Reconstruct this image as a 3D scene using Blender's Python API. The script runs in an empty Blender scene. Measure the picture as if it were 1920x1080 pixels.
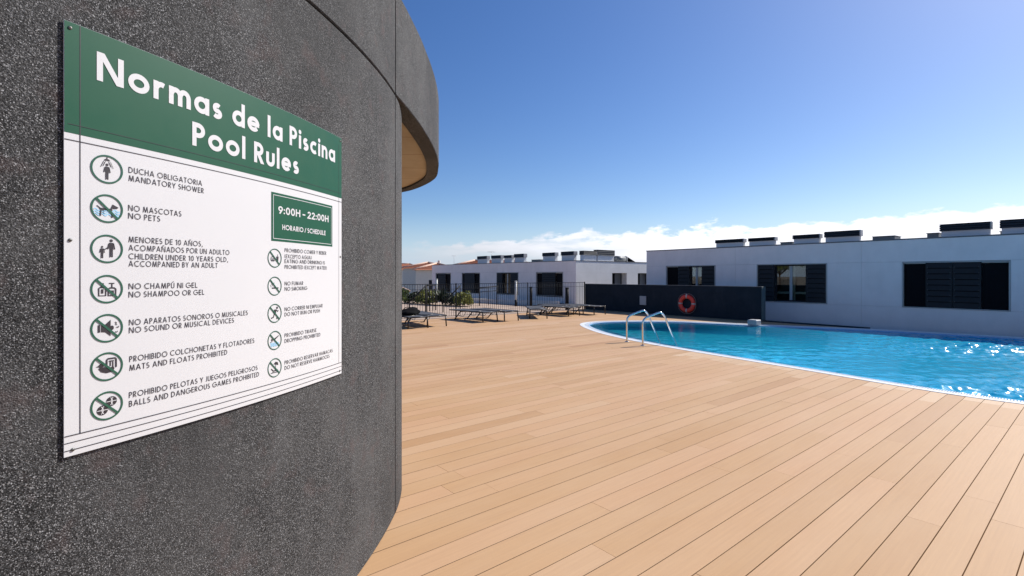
import bpy, bmesh, math, random
from mathutils import Vector, Matrix
PI=math.pi; R=math.radians
random.seed(7)
SC=bpy.context.scene
COL=SC.collection
# ------------------------------------------------------------------ frame
# world X runs along the deck planks, world Y along the house fronts.
CA,SA=0.77385,0.63336          # the camera looks along (SA, CA)
EYE=1.55
def W(x,y,z=0.0):              # metres right of / ahead of the tripod -> world
    return Vector((x*CA+y*SA,-x*SA+y*CA,z))
# ------------------------------------------------------------------ camera
cam_d=bpy.data.cameras.new('camera'); cam=bpy.data.objects.new('camera',cam_d); COL.objects.link(cam)
cam.location=(0,0,EYE); cam.rotation_euler=(PI/2,0,-math.atan2(SA,CA))
cam_d.sensor_width=36; cam_d.lens=924/1920*36; cam_d.shift_y=-23/1920; cam_d.clip_end=6000; cam_d.clip_start=.05
SC.camera=cam
# ------------------------------------------------------------------ sun and sky
SUN_EL=41.0
sun_dir_h=W(.87,.50)           # horizontal direction towards the sun
sun_az=math.atan2(sun_dir_h.y,sun_dir_h.x)
sd=Vector((math.cos(sun_az)*math.cos(R(SUN_EL)),math.sin(sun_az)*math.cos(R(SUN_EL)),math.sin(R(SUN_EL))))
sl=bpy.data.lights.new('sun','SUN'); sl.energy=4.6; sl.angle=R(.53); sl.color=(1,.955,.89)
sl.cycles.is_caustics_light=True; so=bpy.data.objects.new('sun',sl); COL.objects.link(so); so.rotation_euler=sd.to_track_quat('Z','Y').to_euler(); so.location=(0,0,30)
wd=bpy.data.worlds.new('World'); SC.world=wd; wd.use_nodes=True
def build_world():
    nt=wd.node_tree; nt.nodes.clear(); N=nt.nodes.new; L=nt.links.new
    out=N('ShaderNodeOutputWorld'); bg=N('ShaderNodeBackground'); L(bg.outputs[0],out.inputs[0])
    sky=N('ShaderNodeTexSky'); sky.sky_type='NISHITA'; sky.sun_disc=False
    sky.sun_elevation=R(SUN_EL); sky.sun_rotation=PI/2-sun_az
    sky.air_density=.95; sky.dust_density=.65; sky.ozone_density=2.6; sky.altitude=200
    bg.inputs[1].default_value=.097
    hs=N('ShaderNodeHueSaturation'); hs.inputs['Hue'].default_value=.508; hs.inputs['Saturation'].default_value=1.26; hs.inputs['Value'].default_value=.93
    L(sky.outputs[0],hs.inputs['Color'])
    tint=N('ShaderNodeMix'); tint.data_type='RGBA'; tint.blend_type='MULTIPLY'; tint.inputs[0].default_value=1; L(hs.outputs[0],tint.inputs['A']); tint.inputs['B'].default_value=(.95,.955,.985,1)
    tc=N('ShaderNodeTexCoord')
    sep=N('ShaderNodeSeparateXYZ'); L(tc.outputs['Generated'],sep.inputs[0])
    def M(op,a,b=None,c=None,clamp=False):
        m=N('ShaderNodeMath'); m.operation=op; m.use_clamp=clamp
        for i,v in enumerate((a,b,c)):
            if v is None: continue
            if isinstance(v,(int,float)): m.inputs[i].default_value=v
            else: L(v,m.inputs[i])
        return m.outputs[0]
    def mapn(vec,scale,loc=(0,0,0)):
        mp=N('ShaderNodeMapping'); mp.inputs['Scale'].default_value=scale; mp.inputs['Location'].default_value=loc
        L(vec,mp.inputs[0]); return mp.outputs[0]
    def noise(vec,sc,det,rough=.55):
        n=N('ShaderNodeTexNoise'); n.inputs['Scale'].default_value=sc; n.inputs['Detail'].default_value=det; n.inputs['Roughness'].default_value=rough
        L(vec,n.inputs['Vector']); return n.outputs[0]
    # right-hand amount: -1 .. 1
    az=M('ADD',M('MULTIPLY',sep.outputs[0],CA),M('MULTIPLY',sep.outputs[1],-SA))
    z=sep.outputs[2]
    big=noise(mapn(tc.outputs['Generated'],(1,1,2.2),(3.1,.4,0)),6.0,3)
    fine=noise(mapn(tc.outputs['Generated'],(1,1,2.6),(0,2,1)),22.0,6,.6)
    streak=noise(mapn(tc.outputs['Generated'],(1,1,5),(5,1,0)),9.0,5)
    # low haze: the last few degrees pale to milky blue
    hz=M('MULTIPLY_ADD',z,-8.0,1.0,clamp=True)
    hmix=N('ShaderNodeMix'); hmix.data_type='RGBA'; L(M('MULTIPLY',M('POWER',hz,1.3),.85),hmix.inputs['Factor']); L(tint.outputs['Result'],hmix.inputs['A']); hmix.inputs['B'].default_value=(4.1,5.15,7.1,1)
    top=M('ADD',M('MULTIPLY',M('MINIMUM',M('MAXIMUM',M('ADD',az,.20),0.0),.25),.115),M('MULTIPLY_ADD',M('MAXIMUM',az,0.0),.018,.056))
    d=M('MULTIPLY',M('SUBTRACT',top,z),105.0)
    d=M('ADD',d,M('MULTIPLY',M('SUBTRACT',big,.5),7.5))
    d=M('ADD',d,M('MULTIPLY',M('SUBTRACT',fine,.5),6.0))
    dens=M('MULTIPLY',d,1.0,clamp=True)
    # the bank is thick to the right, thin and broken to the left
    thick=M('MULTIPLY_ADD',M('ADD',az,-.20),5.0,.85,clamp=True)
    thin=M('MULTIPLY',M('MULTIPLY_ADD',M('SUBTRACT',streak,.45),4.5,.70,clamp=True),.88)
    belly=M('MULTIPLY_ADD',z,20.0,-.15,clamp=True)
    thin=M('MULTIPLY',thin,M('MULTIPLY_ADD',belly,.6,.4))
    fade=M('MULTIPLY_ADD',M('ADD',az,.22),5.5,.20,clamp=True)
    amt=M('MULTIPLY',dens,M('MULTIPLY',M('MAXIMUM',thick,thin),fade))
    low=M('MULTIPLY_ADD',z,14.0,.05,clamp=True)     # the belly of the bank is greyer
    shade=M('MULTIPLY',M('ADD',M('MULTIPLY',low,.30),.66),M('ADD',M('MULTIPLY',streak,.55),.74))
    side=M('MULTIPLY_ADD',M('ADD',az,.0),7.0,6.9)
    side=M('MINIMUM',side,9.0)
    cc=N('ShaderNodeCombineColor')
    L(M('MULTIPLY',shade,side),cc.inputs[0]); L(M('MULTIPLY',M('MULTIPLY',shade,side),1.01),cc.inputs[1]); L(M('MULTIPLY',M('MULTIPLY',shade,side),1.09),cc.inputs[2])
    mx=N('ShaderNodeMix'); mx.data_type='RGBA'; L(amt,mx.inputs['Factor']); L(hmix.outputs['Result'],mx.inputs['A']); L(cc.outputs[0],mx.inputs['B'])
    L(mx.outputs['Result'],bg.inputs[0])
build_world()
vs=SC.view_settings; vs.view_transform='Standard'; vs.look='None'; vs.gamma=1; vs.use_curve_mapping=False; vs.exposure=0.47
# ------------------------------------------------------------------ materials
class NM:
    def __init__(s,name):
        s.m=bpy.data.materials.new(name); s.m.use_nodes=True; s.t=s.m.node_tree
        s.b=s.t.nodes['Principled BSDF']; s.out=s.t.nodes['Material Output']
    def N(s,k,**kw):
        n=s.t.nodes.new(k)
        for a,v in kw.items(): setattr(n,a,v)
        return n
    def L(s,a,b): s.t.links.new(a,b)
    def P(s,**kw):
        for k,v in kw.items():
            i=s.b.inputs[k.replace('_',' ')]
            if hasattr(v,'is_linked'): s.L(v,i)
            else: i.default_value=(*v,1) if (isinstance(v,tuple) and len(v)==3 and i.type=='RGBA') else v
    def pos(s,scale=(1,1,1),rot=(0,0,0),loc=(0,0,0)):
        g=s.N('ShaderNodeNewGeometry'); mp=s.N('ShaderNodeMapping')
        mp.inputs['Scale'].default_value=scale; mp.inputs['Rotation'].default_value=rot; mp.inputs['Location'].default_value=loc
        s.L(g.outputs['Position'],mp.inputs[0]); return mp.outputs[0]
    def noise(s,vec,sc,det=3,rough=.5,out=0):
        n=s.N('ShaderNodeTexNoise'); n.inputs['Scale'].default_value=sc; n.inputs['Detail'].default_value=det; n.inputs['Roughness'].default_value=rough
        s.L(vec,n.inputs['Vector']); return n.outputs[out]
    def voro(s,vec,sc,out='Color',feat='F1'):
        n=s.N('ShaderNodeTexVoronoi'); n.feature=feat; n.inputs['Scale'].default_value=sc; s.L(vec,n.inputs['Vector']); return n.outputs[out]
    def ramp(s,fac,stops,interp='LINEAR'):
        n=s.N('ShaderNodeValToRGB'); n.color_ramp.interpolation=interp; e=n.color_ramp.elements
        while len(e)<len(stops): e.new(.5)
        for q,(p,c) in zip(e,stops): q.position=p; q.color=(*c,1) if isinstance(c,tuple) else (c,c,c,1)
        s.L(fac,n.inputs[0]); return n.outputs[0]
    def math(s,op,a,b=0.0,c=0.0,clamp=False):
        n=s.N('ShaderNodeMath',operation=op,use_clamp=clamp)
        for i,v in enumerate((a,b,c)):
            if isinstance(v,(int,float)): n.inputs[i].default_value=v
            else: s.L(v,n.inputs[i])
        return n.outputs[0]
    def mix(s,f,a,b,blend='MIX'):
        n=s.N('ShaderNodeMix',data_type='RGBA',blend_type=blend)
        for k,v in(('Factor',f),('A',a),('B',b)):
            if hasattr(v,'is_linked'): s.L(v,n.inputs[k])
            elif k=='Factor': n.inputs[0].default_value=v
            else: n.inputs[k].default_value=(*v,1)
        return n.outputs['Result']
    def bump(s,h,strength=.5,dist=.01,normal=None):
        n=s.N('ShaderNodeBump'); n.inputs['Strength'].default_value=strength; n.inputs['Distance'].default_value=dist
        s.L(h,n.inputs['Height'])
        if normal is not None: s.L(normal,n.inputs['Normal'])
        return n.outputs[0]
    def attr(s,name):
        return s.N('ShaderNodeAttribute',attribute_name=name).outputs['Fac']
def simple(name,col,rough=.6,metal=0.0,var=.12,scale=6.0,bump=0.0,bscale=60.0,spec=.5):
    m=NM(name); p=m.pos()
    n=m.noise(p,scale,5,.6)
    c=m.mix(n,tuple(x*(1-var) for x in col),tuple(min(1,x*(1+var)) for x in col))
    m.P(Base_Color=c,Metallic=metal,Specular_IOR_Level=spec)
    m.P(Roughness=m.math('MULTIPLY_ADD',m.noise(p,scale*3,4),.2,rough-.1))
    if bump: m.P(Normal=m.bump(m.noise(p,bscale,4),bump,.004))
    return m.m
def mat_aggregate():
    m=NM('exposed_aggregate'); p=m.pos()
    cell=m.voro(p,470); sepn=m.N('ShaderNodeSeparateColor'); m.L(cell,sepn.inputs[0])
    g=m.ramp(sepn.outputs[0],[(0,.005),(.4,.014),(.62,.030),(.80,.08),(.93,.25),(1,.52)])
    cell2=m.voro(p,280); s2=m.N('ShaderNodeSeparateColor'); m.L(cell2,s2.inputs[0])
    g2=m.ramp(s2.outputs[1],[(0,.006),(.5,.020),(.85,.060),(1,.24)])
    c=m.mix(.33,g,g2)
    mott=m.noise(p,2.3,5,.62)
    c=m.mix(m.math('MULTIPLY',m.ramp(mott,[(.46,0.0),(.66,1.0)]),.38),c,(.11,.108,.105))
    # long rain streaks and cement bloom running down the wall
    st=m.noise(m.pos((3.2,3.2,.35)),2.0,5,.6)
    c=m.mix(m.math('MULTIPLY',m.ramp(st,[(.5,0.0),(.72,1.0)]),.2),c,(.115,.115,.116))
    dk=m.noise(m.pos((1,1,.7),loc=(4,2,7)),1.1,4,.6)
    c=m.mix(m.math('MULTIPLY',m.ramp(dk,[(.48,0.0),(.64,1.0)]),.5),c,(.022,.022,.023))
    br=m.noise(m.pos(loc=(9,1,3)),9,4,.6)
    c=m.mix(m.math('MULTIPLY',m.ramp(br,[(.56,0.0),(.74,1.0)]),.30),c,(.12,.075,.070))
    m.P(Base_Color=c,Roughness=.88,Specular_IOR_Level=.3)
    h=m.math('ADD',m.voro(p,260,'Distance'),m.math('MULTIPLY',m.noise(p,90,3),1.2))
    m.P(Normal=m.bump(h,.55,.0035))
    return m.m
def mat_plank():
    m=NM('composite_decking'); tone=m.attr('tone')
    c=m.ramp(tone,[(0,(.400,.224,.112)),(.3,(.462,.278,.138)),(.5,(.492,.302,.156)),(.7,(.522,.318,.176)),(.85,(.53,.350,.205)),(1,(.59,.415,.260))])
    gr=m.noise(m.pos((.8,26,26)),2.2,5,.65)
    c=m.mix(m.ramp(gr,[(.3,.22),(.7,0.0)]),c,(.26,.145,.085))
    cl=m.noise(m.pos((.55,1.4,1)),1.1,4,.6)
    c=m.mix(m.math('MULTIPLY',m.ramp(cl,[(.40,0.0),(.72,1.0)]),.30),c,(.54,.385,.25))
    cl2=m.noise(m.pos((.9,1.2,1),loc=(5,8,0)),.8,4,.55)
    c=m.mix(m.math('MULTIPLY',m.ramp(cl2,[(.5,0.0),(.72,1.0)]),.22),c,(.44,.275,.17))
    sp=m.noise(m.pos(loc=(1,7,0)),38,3,.7)
    c=m.mix(m.math('MULTIPLY',m.ramp(sp,[(.68,0.0),(.78,1.0)]),.22),c,(.28,.17,.11))
    m.P(Base_Color=c,Specular_IOR_Level=.24)
    m.P(Roughness=m.math('MULTIPLY_ADD',cl,.2,.52))
    fine=m.noise(m.pos((1.5,170,30)),3,4,.6)
    m.P(Normal=m.bump(fine,.22,.0012))
    return m.m
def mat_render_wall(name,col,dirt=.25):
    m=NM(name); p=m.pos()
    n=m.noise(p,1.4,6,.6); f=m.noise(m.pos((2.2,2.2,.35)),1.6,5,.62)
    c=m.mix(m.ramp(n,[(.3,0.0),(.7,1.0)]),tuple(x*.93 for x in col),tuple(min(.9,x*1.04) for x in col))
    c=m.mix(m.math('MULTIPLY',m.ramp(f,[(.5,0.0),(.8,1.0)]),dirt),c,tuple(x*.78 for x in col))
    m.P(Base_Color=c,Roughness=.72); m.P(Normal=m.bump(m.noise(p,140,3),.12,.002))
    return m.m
def mat_darkwall():
    m=NM('slate_blue_plaster'); p=m.pos()
    n=m.noise(p,2.2,6,.65); n2=m.noise(m.pos((1,1,.4),loc=(3,3,3)),5,5,.6)
    c=m.mix(m.ramp(n,[(.35,0.0),(.7,1.0)]),(.010,.017,.026),(.018,.025,.036))
    c=m.mix(m.math('MULTIPLY',m.ramp(n2,[(.55,0.0),(.75,1.0)]),.4),c,(.032,.036,.046))
    m.P(Base_Color=c,Roughness=.75,Specular_IOR_Level=.18); m.P(Normal=m.bump(m.noise(p,45,5),.2,.004))
    return m.m
def mat_tiles():
    m=NM('pool_mosaic'); p=m.pos()
    br=m.N('ShaderNodeTexBrick'); br.offset=0; br.inputs['Scale'].default_value=1
    br.inputs['Brick Width'].default_value=.05; br.inputs['Row Height'].default_value=.05; br.inputs['Mortar Size'].default_value=.003
    br.inputs['Color1'].default_value=(.08,.78,.95,1); br.inputs['Color2'].default_value=(.11,.82,.97,1); br.inputs['Mortar'].default_value=(.36,.80,.95,1)
    m.L(p,br.inputs['Vector']); m.P(Base_Color=br.outputs[0],Roughness=.3)
    return m.m
def mat_water():
    m=NM('pool_water')
    nrm=m.bump(m.noise(m.pos(),30,2,.5),.35,.004)
    rf=m.N('ShaderNodeBsdfRefraction'); rf.inputs['IOR'].default_value=1.33; rf.inputs['Roughness'].default_value=0.0; rf.inputs['Color'].default_value=(.50,1,1,1); m.L(nrm,rf.inputs['Normal'])
    gl=m.N('ShaderNodeBsdfGlossy'); m.L(nrm,gl.inputs['Normal'])
    fr=m.N('ShaderNodeFresnel'); fr.inputs['IOR'].default_value=1.33; m.L(nrm,fr.inputs['Normal'])
    df=m.N('ShaderNodeBsdfDiffuse'); df.inputs['Color'].default_value=(.03,.62,.98,1); m.L(nrm,df.inputs['Normal'])   # bright blue colour standing in for sunlight lost below the waves
    g=m.N('ShaderNodeNewGeometry'); sep=m.N('ShaderNodeSeparateXYZ'); m.L(g.outputs['Position'],sep.inputs[0])
    stir=m.math('MULTIPLY_ADD',sep.outputs[1],-.075,.74,clamp=True)      # reflections blur towards the rippled near half
    m.L(m.math('MULTIPLY_ADD',stir,.21,.008),gl.inputs['Roughness'])
    m0=m.N('ShaderNodeMixShader'); m.L(m.math('MINIMUM',m.math('MULTIPLY_ADD',sep.outputs[1],-.125,1.0,clamp=True),.50),m0.inputs[0]); m.L(rf.outputs[0],m0.inputs[1]); m.L(df.outputs[0],m0.inputs[2])  # more of the stand-in brightness towards the wavier half
    mx=m.N('ShaderNodeMixShader'); m.L(fr.outputs[0],mx.inputs[0]); m.L(m0.outputs[0],mx.inputs[1]); m.L(gl.outputs[0],mx.inputs[2])
    m.L(mx.outputs[0],m.out.inputs[0]); m.t.nodes.remove(m.b)
    return m.m
WATER_BUMP=.30
def mat_glass():
    m=NM('window_glass')
    tr=m.N('ShaderNodeBsdfTransparent'); tr.inputs[0].default_value=(.82,.88,.86,1)
    gl=m.N('ShaderNodeBsdfGlossy'); gl.inputs['Roughness'].default_value=.01
    fr=m.N('ShaderNodeFresnel'); fr.inputs['IOR'].default_value=1.9
    m2=m.N('ShaderNodeMixShader'); m.L(fr.outputs[0],m2.inputs[0]); m.L(tr.outputs[0],m2.inputs[1]); m.L(gl.outputs[0],m2.inputs[2])
    m.L(m2.outputs[0],m.out.inputs[0]); m.t.nodes.remove(m.b)
    return m.m
def mat_leaf(name,a,b):
    m=NM(name); n=m.noise(m.pos(),7,3); w=m.N('ShaderNodeTexWhiteNoise'); g=m.N('ShaderNodeNewGeometry'); m.L(g.outputs['Position'],w.inputs[0])
    c=m.mix(m.ramp(n,[(.35,0.0),(.65,1.0)]),a,b)
    m.P(Base_Color=c,Roughness=.55); return m.m
def mat_ceiling():
    m=NM('board_marked_concrete'); 
    v=m.pos(rot=(0,0,R(35))); w=m.N('ShaderNodeTexBrick'); w.inputs['Scale'].default_value=1; w.offset=.5
    w.inputs['Brick Width'].default_value=2.2; w.inputs['Row Height'].default_value=.62; w.inputs['Mortar Size'].default_value=.008
    w.inputs['Color1'].default_value=(.36,.30,.205,1); w.inputs['Color2'].default_value=(.40,.33,.225,1); w.inputs['Mortar'].default_value=(.20,.14,.09,1)
    m.L(v,w.inputs['Vector'])
    c=m.mix(m.math('MULTIPLY',m.ramp(m.noise(m.pos(),3,5,.6),[(.4,0.0),(.7,1.0)]),.45),w.outputs[0],(.25,.18,.11))
    m.P(Base_Color=c,Roughness=.8); return m.m
MT=dict(
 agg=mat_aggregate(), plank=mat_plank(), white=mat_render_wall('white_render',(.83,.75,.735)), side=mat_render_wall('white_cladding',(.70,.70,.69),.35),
 dark=mat_darkwall(), tiles=mat_tiles(), water=mat_water(), glass=mat_glass(), ceil=mat_ceiling(),
 joint=simple('joint_shadow_gap',(.045,.028,.021),.9), under=simple('deck_subframe',(.012,.009,.007),.95),
 coping=simple('white_coping_tile',(.74,.76,.77),.4,var=.05,scale=3), grate=simple('overflow_grating',(.74,.78,.82),.4,var=.05),
 ledge=simple('pale_blue_ledge_tile',(.30,.52,.74),.35,var=.08),
 steel=simple('polished_steel',(.72,.72,.70),.14,1.0,var=.05), screw=simple('steel_screw',(.16,.16,.15),.5,.7),
 anth=simple('anthracite_aluminium',(.013,.013,.016),.6,var=.2,scale=3,spec=.3), black=simple('black_screen',(.004,.004,.006),.75,var=.2,spec=.12),
 frame=simple('grey_aluminium_trim',(.36,.35,.35),.45,var=.06), capd=simple('dark_roof_louvre',(.022,.024,.026),.5), roofedge=simple('roof_edge_metal',(.12,.12,.13),.45),
 unit=simple('white_roof_upstand',(.68,.68,.68),.7,var=.05), roofgrey=simple('grey_roof_box',(.16,.17,.17),.5), roof=simple('roof_gravel',(.35,.34,.33),.9),
 fence=simple('black_fence_steel',(.014,.014,.016),.6,spec=.15), post=simple('white_post_paint',(.62,.61,.57),.6), 
 lframe=simple('dark_bronze_frame',(.022,.017,.015),.35,.3), sling=simple('grey_mesh_sling',(.065,.065,.068),.6,var=.15,scale=40,bump=.3,bscale=500),
 bag=simple('black_nylon',(.005,.005,.006),.9,spec=.08,var=.4,scale=12,bump=.5,bscale=70),
 ring=simple('red_lifebuoy',(.72,.050,.028),.5,var=.12), ringw=simple('reflective_band',(.46,.36,.34),.4), rope=simple('grey_rope',(.30,.20,.18),.8),
 terr=simple('tan_paving',(.40,.30,.23),.9,var=.15,scale=2,bump=.3), ground=simple('dry_ground',(.20,.16,.12),.95,var=.3,scale=.3),
 hill=simple('dry_hillside',(.14,.11,.075),.95,var=.45,scale=.08), kerb=simple('white_kerb',(.66,.65,.62),.7),
 tile=simple('terracotta_tiles',(.38,.135,.070),.8,var=.35,scale=5), tilel=simple('terracotta_ridge',(.60,.42,.32),.8), house=simple('house_render',(.66,.63,.56),.8),
 curtain=simple('white_curtain',(.55,.55,.50),.8), inside=simple('dark_interior',(.03,.032,.03),.8), reveal=simple('white_reveal',(.62,.63,.64),.7),
 leafg=mat_leaf('leaf_green',(.10,.14,.035),(.18,.21,.06)), leafy=mat_leaf('leaf_yellowgreen',(.20,.22,.045),(.30,.30,.08)), leafd=mat_leaf('leaf_dark',(.012,.022,.010),(.03,.05,.018)),
 bark=simple('bark',(.09,.06,.04),.9), soil=simple('planter_soil',(.07,.05,.035),.95),
 sgreen=simple('sign_green',(.006,.078,.038),.5,var=.03,spec=.3), swhite=simple('sign_white',(.63,.625,.625),.45,var=.015), sink=simple('sign_ink',(.028,.022,.026),.5,var=.02), swave=simple('sign_light_blue',(.30,.58,.78),.4,var=.02), sringg=simple('sign_ring_green',(.020,.095,.055),.4,var=.02),
 plate=simple('grey_plastic',(.36,.36,.37),.5), ant=simple('aerial_metal',(.45,.45,.45),.4,.5))
# ------------------------------------------------------------------ mesh helpers
class MB:
    def __init__(s): s.v=[]; s.f=[]; s.sm=[]
    def add(s,vs,fs,smooth=False):
        o=len(s.v); s.v+= [Vector(p) for p in vs]; s.f+=[tuple(i+o for i in f) for f in fs]; s.sm+=[smooth]*len(fs); return s
    def box(s,a,b):
        x0,x1=sorted((a[0],b[0])); y0,y1=sorted((a[1],b[1])); z0,z1=sorted((a[2],b[2]))
        return s.add([(x0,y0,z0),(x1,y0,z0),(x1,y1,z0),(x0,y1,z0),(x0,y0,z1),(x1,y0,z1),(x1,y1,z1),(x0,y1,z1)],
            [(0,3,2,1),(4,5,6,7),(0,1,5,4),(1,2,6,5),(2,3,7,6),(3,0,4,7)])
    def bbox(s,a,b,c=.005):      # chamfered box
        x0,x1=sorted((a[0],b[0])); y0,y1=sorted((a[1],b[1])); z0,z1=sorted((a[2],b[2]))
        bm=bmesh.new(); bmesh.ops.create_cube(bm,size=1)
        for v in bm.verts: v.co=Vector(((x0+x1)/2+v.co.x*(x1-x0),(y0+y1)/2+v.co.y*(y1-y0),(z0+z1)/2+v.co.z*(z1-z0)))
        bmesh.ops.bevel(bm,geom=bm.edges[:],offset=c,segments=1,affect='EDGES'); bm.verts.ensure_lookup_table()
        s.add([v.co.copy() for v in bm.verts],[tuple(v.index for v in f.verts) for f in bm.faces]); bm.free(); return s
    def tube(s,pts,r,n=8,closed=False,cap=True):
        pts=[Vector(p) for p in pts]; m=len(pts); vs=[]; fs=[]; up=None
        for i,p in enumerate(pts):
            a=pts[(i-1)%m] if (closed or i>0) else p; b=pts[(i+1)%m] if (closed or i<m-1) else p
            t=(b-a).normalized()
            if up is None:
                up=t.orthogonal().normalized()
            up=(up-t*up.dot(t)); up=up.normalized() if up.length>1e-6 else t.orthogonal().normalized()
            w=t.cross(up); rr=r[i] if isinstance(r,(list,tuple)) else r
            for k in range(n):
                an=2*PI*k/n; vs.append(p+up*math.cos(an)*rr+w*math.sin(an)*rr)
        for i in range(m if closed else m-1):
            j=(i+1)%m
            for k in range(n):
                l=(k+1)%n; fs.append((i*n+k,i*n+l,j*n+l,j*n+k))
        if cap and not closed: fs+= [tuple(range(n))[::-1],tuple((m-1)*n+k for k in range(n))]
        return s.add(vs,fs,True)
    def prism(s,poly,z0,z1):
        n=len(poly); return s.add([(p[0],p[1],z0) for p in poly]+[(p[0],p[1],z1) for p in poly],
            [tuple(range(n))[::-1],tuple(range(n,2*n))]+[(i,(i+1)%n,n+(i+1)%n,n+i) for i in range(n)])
def link(name,mb,mat,parent=None,raw=False,fix=True,smooth_all=False):
    me=bpy.data.meshes.new(name)
    off=Vector((0,0,0)) if (raw or parent is None) else WORLD_OFF.get(parent.name,Vector((0,0,0)))
    me.from_pydata([v-off for v in mb.v],[],mb.f)
    if fix:
        bm=bmesh.new(); bm.from_mesh(me); bmesh.ops.recalc_face_normals(bm,faces=bm.faces); bm.to_mesh(me); bm.free()
    sm=[True]*len(mb.f) if smooth_all else mb.sm
    if any(sm): me.polygons.foreach_set('use_smooth',sm)
    if mat: me.materials.append(mat)
    o=bpy.data.objects.new(name,me); COL.objects.link(o)
    if any(sm) and not all(sm) : pass
    if parent:
        o.parent=parent; WORLD_OFF[o.name]=off
    return o
WORLD_OFF={}
def thing(name,label,cat,loc=(0,0,0),rz=0,group=None):
    o=bpy.data.objects.new(name,None); COL.objects.link(o); o.location=loc; o.rotation_euler=(0,0,rz); o.empty_display_size=.2
    o['label']=label; o['category']=cat
    if group: o['group']=group
    WORLD_OFF[o.name]=Vector(loc); return o
def tag(o,label,cat,group=None):
    o['label']=label; o['category']=cat
    if group: o['group']=group
    return o
def struct(o): o['kind']='structure'; return o
def stuff(o): o['kind']='stuff'; return o
def copy_tree(o,parent=None):
    c=o.copy(); COL.objects.link(c)
    if parent: c.parent=parent
    for ch in list(o.children): copy_tree(ch,c)
    return c
def spline(pts,n=8,closed=False):
    P=[Vector(p) for p in pts]; m=len(P); out=[]
    g=lambda i: P[i%m] if closed else P[max(0,min(m-1,i))]
    for i in range(m if closed else m-1):
        a,b,c,d=g(i-1),g(i),g(i+1),g(i+2)
        for k in range(n):
            t=k/n; out.append(.5*((2*b)+(c-a)*t+(2*a-5*b+4*c-d)*t*t+(3*b-a-3*c+d)*t**3))
    if not closed: out.append(P[-1].copy())
    return out
def offset_loop(pts,d,closed=True):   # 2D offset to the left of travel
    m=len(pts); out=[]
    for i,p in enumerate(pts):
        a=pts[(i-1)%m] if (closed or i>0) else p; b=pts[(i+1)%m] if (closed or i<m-1) else p
        t=(b-a); t=Vector((t.x,t.y,0)).normalized(); out.append(Vector((p.x-t.y*d,p.y+t.x*d,p.z if len(p)>2 else 0)))
    return out
def ribbon_solid(mb,outer,inner,z0,z1,closed=False):
    """solid strip between two polylines"""
    n=len(outer); vs=[]
    for a,b in zip(outer,inner): vs+=[(a.x,a.y,z0),(a.x,a.y,z1),(b.x,b.y,z1),(b.x,b.y,z0)]
    fs=[]
    for i in range(n if closed else n-1):
        j=(i+1)%n
        for k in range(4):
            l=(k+1)%4; fs.append((i*4+k,j*4+k,j*4+l,i*4+l))
    if not closed: fs+=[(0,1,2,3),tuple((n-1)*4+k for k in (3,2,1,0))]
    mb.add(vs,fs); return mb
# ------------------------------------------------------------------ ground, hills
g=MB(); g.add([(-2500,-2500,-3.3),(2500,-2500,-3.3),(2500,2500,-3.3),(-2500,2500,-3.3)],[(0,1,2,3)])
struct(link('ground',g,MT['ground'],fix=False))
def hills():
    mb=MB(); nx,ny=60,14; vs=[]; fs=[]
    for j in range(ny+1):
        for i in range(nx+1):
            a=R(20+ (i/nx)*120); r=230+ j*45
            h=math.sin(PI*j/ny)**.8*(9+4*math.sin(i*.55)+2.5*math.sin(i*1.7+j)+random.uniform(-.6,.6))*(max(0,min(1,(a-R(48))/R(14)))*.75+.12)
            vs.append((r*math.cos(a),r*math.sin(a),-3.4+h*(.55 if i<nx*.4 else 1)))
    for j in range(ny):
        for i in range(nx):
            k=j*(nx+1)+i; fs.append((k,k+1,k+nx+2,k+nx+1))
    mb.add(vs,fs,True); struct(link('hills',mb,MT['hill']))
hills()
# terrace beyond the fence
t=MB(); t.prism([(-25,15.62),(16.9,15.62),(16.9,15.0),(18.93,15.0),(18.93,34.5),(-25,34.5)],-3.2,-.012)
struct(link('terrace_paving',t,MT['terr']))
# ------------------------------------------------------------------ pool outline (world XY)
POOL=[(8.56,.1),(8.52,.69),(8.50,1.2),(8.55,1.75),(8.66,2.4),(8.80,3.1),(8.98,4.1),(9.17,5.2),(9.38,6.25),(9.58,7.0),(9.83,7.75),(10.14,8.55),(10.50,9.25),
 (10.92,9.92),(11.35,10.50),(11.80,10.92),(12.3,11.12),(12.9,11.08),(13.6,10.80),(14.35,10.28),(15.0,9.55),(15.5,8.65),(15.85,7.6),(16.3,6.5),(16.80,5.4),(17.2,4.3),(17.50,3.0),(17.75,1.7),(17.95,.4),
 (18.05,-1.5),(18.0,-3.5),(17.4,-5.4),(16.0,-6.7),(14.0,-7.2),(12.0,-6.9),(10.3,-5.8),(9.2,-4.0),(8.7,-2.0)]
PL=spline([(x,y,0) for x,y in POOL],6,closed=True)      # outer edge of the white coping, travelling clockwise
area=sum(PL[i].x*PL[(i+1)%len(PL)].y-PL[(i+1)%len(PL)].x*PL[i].y for i in range(len(PL)))
INW=1 if area>0 else -1
def inset(d): return offset_loop(PL,INW*d)
P1=inset(.125); P2=inset(.15); P3=inset(.40); P4=inset(.62)
def x_hits(y):
    xs=[]
    for i in range(len(PL)):
        a,b=PL[i],PL[(i+1)%len(PL)]
        if (a.y-y)*(b.y-y)<0: xs.append(a.x+(b.x-a.x)*(y-a.y)/(b.y-a.y))
    return (min(xs),max(xs)) if len(xs)>=2 else None
pool=thing('swimming_pool','curved freeform pool of bright blue water with white edging sunk in the wooden deck','pool',(12,4,0))
mb=MB(); ribbon_solid(mb,PL,P1,-.06,.006,True); link('coping',mb,MT['coping'],pool)
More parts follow.
